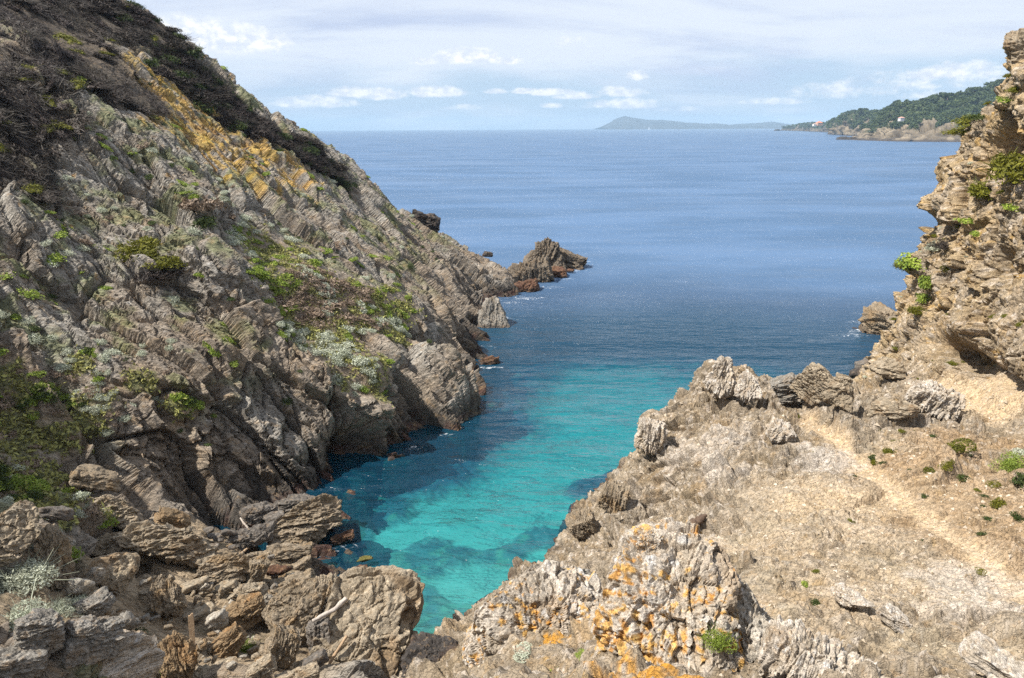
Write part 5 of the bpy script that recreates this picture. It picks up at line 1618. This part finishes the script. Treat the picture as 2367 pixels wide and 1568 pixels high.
K['dry'] = [clump_mesh('dry_cushion', 30 + i, 320, 1.0, .6, .13, 2.6, 9, spiky=.25) for i in range(3)]
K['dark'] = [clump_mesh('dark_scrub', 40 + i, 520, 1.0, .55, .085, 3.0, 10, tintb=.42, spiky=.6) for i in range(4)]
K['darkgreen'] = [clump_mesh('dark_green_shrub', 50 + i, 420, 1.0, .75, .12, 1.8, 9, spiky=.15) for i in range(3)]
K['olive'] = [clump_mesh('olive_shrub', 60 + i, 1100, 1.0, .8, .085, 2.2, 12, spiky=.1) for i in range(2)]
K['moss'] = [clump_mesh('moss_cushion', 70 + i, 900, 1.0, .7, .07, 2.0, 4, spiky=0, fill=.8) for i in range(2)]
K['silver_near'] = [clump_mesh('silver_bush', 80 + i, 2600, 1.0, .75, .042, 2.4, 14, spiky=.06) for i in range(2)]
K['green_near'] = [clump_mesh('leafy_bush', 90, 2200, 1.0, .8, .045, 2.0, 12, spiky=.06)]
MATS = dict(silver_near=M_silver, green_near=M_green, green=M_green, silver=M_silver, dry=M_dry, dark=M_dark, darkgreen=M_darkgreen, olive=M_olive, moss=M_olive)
NAMES = dict(silver_near=('silver_shrub', 'silver shrub'), green_near=('leafy_bush', 'bush'), green=('green_herb', 'green plant'), silver=('silver_shrub', 'silver shrub'), dry=('dry_shrub', 'dry shrub'), dark=('heath_shrub', 'heath shrub'), darkgreen=('evergreen_shrub', 'evergreen shrub'),
             olive=('olive_green_bush', 'bush'), moss=('cushion_plant', 'cushion plant'))
for k_ in K:
    for m_ in K[k_]:
        m_.materials.append(MATS[k_])


def put_plant(kind, pos, nrm, r, label, group=None, squash=1.0, stretch=1.0, along=None, upw=.55):
    nm, cat = NAMES[kind]
    o = bpy.data.objects.new(nm, K[kind][rs.randint(len(K[kind]))])
    C.objects.link(o)
    up = Vector((1 - upw) * np.asarray(nrm) + upw * np.array([0, 0, 1.0])).normalized()
    if along is not None:
        x = Vector(along); x = (x - up * x.dot(up)).normalized()
        M = Matrix((x, up.cross(x), up)).transposed()
    else:
        M = up.to_track_quat('Z', 'Y').to_matrix() @ Matrix.Rotation(rs.uniform(0, 6.28), 3, 'Z')
    S = Matrix.Diagonal((r * stretch, r, r * squash))
    o.matrix_world = Matrix.Translation(Vector(pos)) @ (M @ S).to_4x4()
    return tag(o, label, cat, group)


def visible_set(D_):
    pj = project(D_['X'])
    ok = (pj[:, 0] > -60) & (pj[:, 0] < 2430) & (pj[:, 1] > -60) & (pj[:, 1] < 1640) & (pj[:, 2] > 2)
    toc = np.array([0, 0, CAM_H]) - D_['X']
    fac = (D_['N'] * toc).sum(1) / np.linalg.norm(toc, axis=1)
    return ok & (fac > .06), pj


visL, pjL = visible_set(LF)
visR, pjR = visible_set(RT)


def scatter(D_, weight, n, min_px, kind, rfun, label, group, pj, **kw):
    """n plants on a terrain sheet, spread evenly over the picture area their mask covers."""
    w = weight.astype(np.float64)
    area = 1.0 / (1 + 0 * pj[:, 2])
    w = np.where(np.isfinite(w), np.maximum(w, 0), 0) * area
    w /= w.sum()
    cand = rs.choice(len(w), min(n * 14, int((w > 0).sum())), replace=False, p=w)
    got = []
    for i in cand:
        if len(got) >= n:
            break
        a = pj[i, :2]
        if any((a[0] - b[0]) ** 2 + (a[1] - b[1]) ** 2 < min_px ** 2 for b in got):
            continue
        got.append(a)
        r = rfun(pj[i, 2])
        put_plant(kind, D_['X'][i] - D_['N'][i] * .12 * r, D_['N'][i], r, label, group, **{k: (v() if callable(v) else v) for k, v in kw.items()})
    return len(got)


zL = LF['z']
hi = sstep(2.5, 5, zL)
patch1 = sstep(-.05, .4, fbm(LF['X'] / 4.5, 4, 701))
patch2 = sstep(-.05, .4, fbm(LF['X'] / 4.5, 4, 702))
terr = sstep(.2, .6, LF['terrace'])
gul = sstep(.2, .6, LF['gully'])
scr = sstep(.25, .6, LF['scrub'])
rid = sstep(.2, .5, LF['ridge'])
open_ = visL * hi * (1 - terr) * (1 - gul) * (1 - scr) * (1 - rid) * (1 - sstep(.1, .4, LF['beach']))
flat_ = sstep(.45, .8, LF['N'][:, 2])
down = np.array([.75, -.45, -.5])
U = lambda a, b: rs.uniform(a, b)
# terrace meadow
scatter(LF, visL * terr * patch1, 92, 9, 'silver', lambda d: U(.32, .70), 'silvery cushion shrub on the grassy terrace halfway up the left hillside', 'silvery cushions on the grassy terrace', pjL)
scatter(LF, visL * terr * patch2, 92, 9, 'green', lambda d: U(.35, .75), 'bright green herb on the grassy terrace halfway up the left hillside', 'green herbs on the grassy terrace', pjL, squash=.7)
c_ = blobs(LF['X'], [(locL(760, 670), 3.0), (locL(700, 690), 2.0), (locL(820, 700), 2.2), (locL(830, 680), 1.6)])
scatter(LF, visL * sstep(.1, .6, c_), 60, 12, 'dry', lambda d: U(.5, 1.0), 'dry brown cushion shrub in the brown patch of the grassy terrace', 'dry cushions on the grassy terrace', pjL, squash=.7, stretch=lambda: U(1, 1.5))
# grassy gully, lower left
scatter(LF, visL * gul * patch2, 80, 11, 'green', lambda d: U(.25, .55), 'bright green herb in the grassy gully at the left edge above the beach', 'green herbs in the gully', pjL, squash=.8)
scatter(LF, visL * gul * patch1, 60, 14, 'silver', lambda d: U(.22, .45), 'silvery cushion shrub in the grassy gully at the left edge above the beach', 'silvery cushions in the gully', pjL)
scatter(LF, visL * gul, 60, 12, 'dry', lambda d: U(.25, .55), 'dry brown shrub in the grassy gully at the left edge above the beach', 'dry shrubs in the gully', pjL, squash=.7)
scatter(LF, visL * gul * patch2, 40, 13, 'darkgreen', lambda d: U(.25, .5), 'dark green shrub in the grassy gully at the left edge above the beach', 'dark green shrubs in the gully', pjL)
# open rock slope
scatter(LF, open_ * (.25 + LF['joint']) * patch1 * flat_ * sstep(4, 8, zL), 125, 13, 'silver', lambda d: U(.26, .55), 'silvery cushion shrub rooted in the joints of the open rock slope', 'silvery cushions on the rock slope', pjL)
scatter(LF, open_ * (.2 + 1.2 * LF['joint']) * patch2 * sstep(4, 8, zL), 112, 14, 'green', lambda d: U(.28, .65), 'bright green tuft rooted in the joints of the open rock slope', 'green tufts on the rock slope', pjL, squash=.7, stretch=lambda: U(1, 1.7), along=down)
scatter(LF, open_ * (.1 + 1.5 * LF['joint']), 140, 12, 'darkgreen', lambda d: U(.18, .42), 'small dark green shrub in a cleft of the left hillside', 'dark shrubs in the clefts', pjL, stretch=lambda: U(1, 1.6), along=down, squash=.7)
scatter(LF, open_ * sstep(8, 14, zL) * patch1, 60, 16, 'dry', lambda d: U(.3, .7), 'dry brown tuft on the upper rock slope', 'dry tufts on the upper slope', pjL, squash=.6)
# heath on the upper left and along the crest
scatter(LF, visL * scr * (1 - .7 * sstep(.2, .5, LF['lichen'])), 190, 11, 'dark', lambda d: U(.6, 1.3), 'dark wind-combed heath shrub in the bands at the top left', 'heath shrubs at the top left', pjL, stretch=lambda: U(1.4, 2.6), along=(.72, -.25, -.55), squash=.55, upw=.2)
scatter(LF, visL * rid, 110, 11, 'dark', lambda d: U(.7, 1.5), 'dark heath shrub along the crest of the left hillside', 'heath shrubs along the crest', pjL, stretch=lambda: U(1, 1.5), squash=.9)
scatter(LF, visL * rid, 40, 18, 'darkgreen', lambda d: U(.7, 1.5), 'dark green shrub among the heath along the crest of the left hillside', 'green shrubs along the crest', pjL, squash=.8)
scatter(LF, visL * scr, 24, 22, 'olive', lambda d: U(.5, 1.0), 'yellowish green shrub among the dark heath at the top left', 'yellowish shrubs at the top left', pjL, squash=.6, stretch=lambda: U(1.2, 2), along=(.72, -.25, -.55))


def plant_at(dx, dy, kind, rpx, label, loc=None, D_=None, **kw):
    loc = loc or locL
    g = loc(dx, dy)
    d = np.linalg.norm(g - np.array([0, 0, CAM_H]))
    toc = (np.array([0, 0, CAM_H]) - g) / d
    n = toc * .5 + np.array([0, 0, .8]); n /= np.linalg.norm(n)
    return put_plant(kind, g - n * .05, n, rpx * d / F_PX, label, **kw)


plant_at(470, 478, 'dry', 46, 'round brown heath clump on the middle of the left hillside', squash=1.0)
plant_at(445, 448, 'green', 16, 'bright green tuft just above the round brown heath clump')
plant_at(478, 512, 'darkgreen', 30, 'dark shrub hanging below the round brown heath clump')
plant_at(335, 575, 'olive', 50, 'yellow-green juniper mat hanging over a ledge of the left hillside', squash=.7, stretch=1.3)
plant_at(385, 605, 'olive', 36, 'lower yellow-green juniper mat beside the larger one', squash=.7, stretch=1.3)
plant_at(370, 640, 'dark', 46, 'dead brown underside of the juniper mat hanging over bare rock', squash=.8)
plant_at(438, 128, 'darkgreen', 34, 'bare-twigged bush standing highest on the crest against the sky', squash=1.1)
plant_at(408, 110, 'dark', 34, 'dark rounded bush on the crest left of the bare-twigged bush', squash=1.0)
plant_at(460, 640, 'green', 14, 'small bright green tuft left of the terrace')
# shore at lower left
plant_at(48, 1345, 'silver_near', 62, 'large silvery shrub below the tall brown slab at the lower left', squash=.8)
plant_at(60, 1440, 'silver_near', 58, 'large silvery shrub above the broad pale slab in the bottom left corner', squash=.8)
plant_at(178, 1402, 'silver_near', 30, 'grey-green shrub in the shaded hollow left of the squat stone', squash=.8)
plant_at(125, 1408, 'silver_near', 34, 'grey-green shrub between the large silvery shrubs and the shaded hollow')
plant_at(330, 1540, 'green_near', 34, 'green weeds growing in the shaded hollow right of the broad pale slab')
plant_at(318, 1480, 'darkgreen', 26, 'dark green weeds in the shade above the green weeds')
plant_at(345, 1500, 'silver', 22, 'small silvery shrub beside the green weeds in the shaded hollow')
plant_at(568, 1494, 'green_near', 24, 'leafy green weed growing beside the tilted boulder', squash=1.3)
plant_at(250, 1212, 'green', 22, 'green tuft on the big brown slab face below the gully')
plant_at(160, 1275, 'green', 24, 'green tuft beside the top of the tall brown slab')
# right-hand cliff and spur
plant_at(2338, 398, 'olive', 62, 'big olive green bush high on the right cliff', loc=locR, squash=.85)
plant_at(2272, 446, 'olive', 44, 'olive and brown bush left of the big bush on the right cliff', loc=locR, squash=.8)
plant_at(2112, 600, 'green', 34, 'green succulent mat on the edge of the right cliff', loc=locR, squash=.6, stretch=1.3)
plant_at(2090, 622, 'olive', 22, 'reddish green succulent tuft below the succulent mat on the cliff edge', loc=locR)
plant_at(2142, 655, 'green', 26, 'green succulent strand hanging down the right cliff', loc=locR, squash=1.6)
plant_at(2132, 690, 'green', 22, 'lower part of the succulents trailing down the right cliff', loc=locR, squash=1.2)
plant_at(2112, 718, 'olive', 20, 'olive tuft at the bottom of the trailing succulents', loc=locR)
plant_at(2160, 572, 'silver', 26, 'grey-green cushion on the right cliff above the succulent mat', loc=locR)
plant_at(2232, 506, 'green', 26, 'green succulent patch in the middle of the right cliff', loc=locR, squash=.6)
plant_at(2250, 535, 'green', 18, 'small green patch just below the succulent patch on the right cliff', loc=locR, squash=.6)
plant_at(2330, 486, 'green', 20, 'green tuft below the big olive bush on the right cliff', loc=locR)
plant_at(2320, 230, 'green', 26, 'green succulents near the top of the right cliff', loc=locR, squash=.6)
plant_at(2345, 205, 'olive', 20, 'yellow-green tuft at the top of the right cliff', loc=locR, squash=.6)
plant_at(2222, 270, 'olive', 30, 'yellow-green mat along the skyline of the right cliff', loc=locR, squash=.5, stretch=1.5)
plant_at(2192, 290, 'olive', 26, 'yellow-green mat lower down the skyline of the right cliff', loc=locR, squash=.5, stretch=1.5)
plant_at(2250, 258, 'darkgreen', 20, 'dark green tuft on the skyline of the right cliff', loc=locR, squash=.6)
plant_at(2185, 560, 'dark', 26, 'dark twiggy mat above the succulents on the right cliff', loc=locR, squash=.4, stretch=1.4)
plant_at(2175, 625, 'moss', 14, 'small green cushion on the right cliff face', loc=locR)
plant_at(2232, 1032, 'moss', 32, 'large mossy green cushion on the bare slope at the right', loc=locR, squash=.8, stretch=1.2)
plant_at(2150, 1082, 'moss', 18, 'round green cushion at the left of the group on the bare slope', loc=locR)
plant_at(2182, 1070, 'moss', 16, 'tall green cushion in the middle of the group on the bare slope', loc=locR, squash=1.2)
plant_at(2204, 1066, 'moss', 11, 'small green cushion at the right of the group on the bare slope', loc=locR)
plant_at(2222, 1098, 'darkgreen', 16, 'dark green cushion below the large mossy one', loc=locR)
plant_at(2346, 1072, 'green_near', 34, 'bright green leafy bush at the right edge', loc=locR, squash=.9)
plant_at(2350, 1110, 'darkgreen', 26, 'dark leafy bush at the right edge under the bright green one', loc=locR)
plant_at(2300, 1110, 'moss', 14, 'round cushion left of the bushes at the right edge', loc=locR)
plant_at(2306, 1165, 'olive', 20, 'brownish green bush on the slope below the right-edge bushes', loc=locR)
plant_at(2350, 1190, 'darkgreen', 14, 'dark round cushion at the right edge', loc=locR)
plant_at(2355, 1040, 'silver', 18, 'grey-green cushion at the right edge', loc=locR)
plant_at(1652, 1470, 'green', 32, 'yellow-green bush growing on the lichen-spotted outcrop in the foreground', loc=locR, squash=1.1) if False else None
plant_at(2015, 1052, 'darkgreen', 10, 'small dark tuft beside the sandy path', loc=locR)
plant_at(1950, 925, 'green', 10, 'small green tuft at the foot of the pointed slab on the rim', loc=locR)
plant_at(2052, 1038, 'olive', 13, 'olive tuft on the slope right of the sandy path', loc=locR)
plant_at(2016, 1065, 'olive', 11, 'reddish tuft lower down beside the sandy path', loc=locR)
plant_at(1862, 1342, 'green', 15, 'green tuft in the gravel, upper of two', loc=locR)
plant_at(1886, 1388, 'darkgreen', 14, 'green tuft in the gravel, lower of two', loc=locR)
plant_at(2270, 1322, 'moss', 12, 'lone green cushion on the white quartz patch', loc=locR)
plant_at(1230, 1400, 'green', 26, 'green moss streak on the sloping pale outcrop', loc=locR, squash=.35, stretch=.6)
plant_at(1335, 1510, 'green', 16, 'small bright green patch at the foot of the broad lichen outcrop', loc=locR, squash=.4)
plant_at(1280, 1545, 'green', 18, 'green tuft near the bottom edge left of the broad lichen outcrop', loc=locR, squash=.5)
plant_at(1210, 1500, 'silver', 30, 'grey lichen-like tuft on the pale rocks left of the broad lichen outcrop', loc=locR, squash=.4)
wr = visR * sstep(.3, .7, 1 - RT['wall']) * (1 - sstep(.2, .6, RT['path'])) * sstep(3.5, 5.5, RT['z'])
scatter(RT, wr * sstep(1750, 1950, pjR[:, 0]) * (RT['X'][:, 1] > 15), 26, 24, 'olive', lambda d: U(.07, .18), 'tiny olive tuft on the bare slope of the spur', 'tiny tufts on the spur', pjR, squash=.7)
scatter(RT, wr * sstep(.05, .5, RT['brown']), 22, 16, 'darkgreen', lambda d: U(.08, .2), 'tiny dark tuft on the brown slope under the right cliff', 'tiny dark tufts on the brown slope', pjR, squash=.7)
scatter(RT, visR * sstep(.2, .6, RT['wall']) * sstep(.2, .6, RT['N'][:, 2]), 60, 18, 'olive', lambda d: U(.12, .3), 'small olive tuft on a ledge of the right cliff', 'small tufts on the ledges of the right cliff', pjR, squash=.7)
scatter(RT, visR * sstep(.2, .6, RT['wall']) * sstep(.2, .6, RT['N'][:, 2]), 30, 22, 'silver', lambda d: U(.12, .26), 'small grey-green cushion on a ledge of the right cliff', 'small cushions on the ledges of the right cliff', pjR, squash=.7)

# bush on the knob
dg = bpy.context.evaluated_depsgraph_get()
r_ = pix_ray(1655, 1480)
hit, hp, hn, hi_, ho, hm = scene.ray_cast(dg, Vector((0, 0, CAM_H)), Vector(r_).normalized())
d_ = (hp - Vector((0, 0, CAM_H))).length
put_plant('green_near', np.array(hp) - np.array([0, 0, .06]), np.array([0, -.3, .95]), 34 * d_ / F_PX, 'yellow-green bush growing on the lichen-spotted outcrop in the foreground', squash=1.35)

# low growth between the plants: too fine to count
q = np.random.RandomState(9)
wt = visL * np.clip(LF['grass'] * (.55 * terr + .5 * gul + .05 * LF['soft']) * (1 - scr) * (1 - rid) * (1 - sstep(.2, .6, LF['beach'])), 0, 1)
idx = q.choice(len(wt), 13000, p=wt / wt.sum())
cx = LF['X'][idx] + q.normal(0, .05, (len(idx), 3)); nn = LF['N'][idx]
V, Fq = leaves(q, cx + nn * .05, nn * .5 + np.array([0, 0, .5]), .13, .9, 1.9)
me = mesh_from_arrays('ground_cover', V, Fq, smooth=False)
set_f(me, 'tint', np.repeat(np.clip(q.normal(.45, .3, len(idx)), 0, 1), 4))
o = link('ground_cover', me, leaf_material('ground_cover_leaf', (.15, .14, .05), (.44, .43, .14)))
tag(o, 'low green growth covering the soil of the left hillside', 'ground cover', kind='stuff')
# grit and small stones lying on the spur
wt = visR * (1 - RT['wall']) * (RT['z'] > 1.5) * (.3 + RT['smooth'])
n_ = 6000
idx = q.choice(len(wt), n_, p=wt / wt.sum())
tet = np.array([[1, 0, -.4], [-.5, .87, -.4], [-.5, -.87, -.4], [0, 0, .8]])
sz = (.016 + .05 * q.rand(n_) ** 4) * (.6 + pjR[idx, 2] / 28)
rot = q.uniform(0, 6.28, n_)
c_, s_2 = np.cos(rot), np.sin(rot)
tv = tet[None] * (1 + .5 * q.uniform(-1, 1, (n_, 4, 1)))
tv = np.stack([tv[..., 0] * c_[:, None] - tv[..., 1] * s_2[:, None], tv[..., 0] * s_2[:, None] + tv[..., 1] * c_[:, None], tv[..., 2] * .7], -1) * sz[:, None, None]
V = (RT['X'][idx][:, None] + tv + RT['N'][idx][:, None] * (sz * .2)[:, None, None]).reshape(-1, 3)
Ft = (np.array([[0, 1, 3], [1, 2, 3], [2, 0, 3], [0, 2, 1]])[None] + 4 * np.arange(n_)[:, None, None]).reshape(-1, 3)
me = mesh_from_arrays('gravel', V, Ft, tri=True, smooth=False)
gc = lerp(np.array([.26, .20, .13]), np.array([.54, .46, .37]), q.rand(n_))
set_col(me, 'Col', np.repeat(gc, 4, axis=0))
o = link('gravel', me, plain_attr_material('gravel_mat'))
tag(o, 'pale grit and small stones lying on the bare spur', 'gravel', kind='stuff')
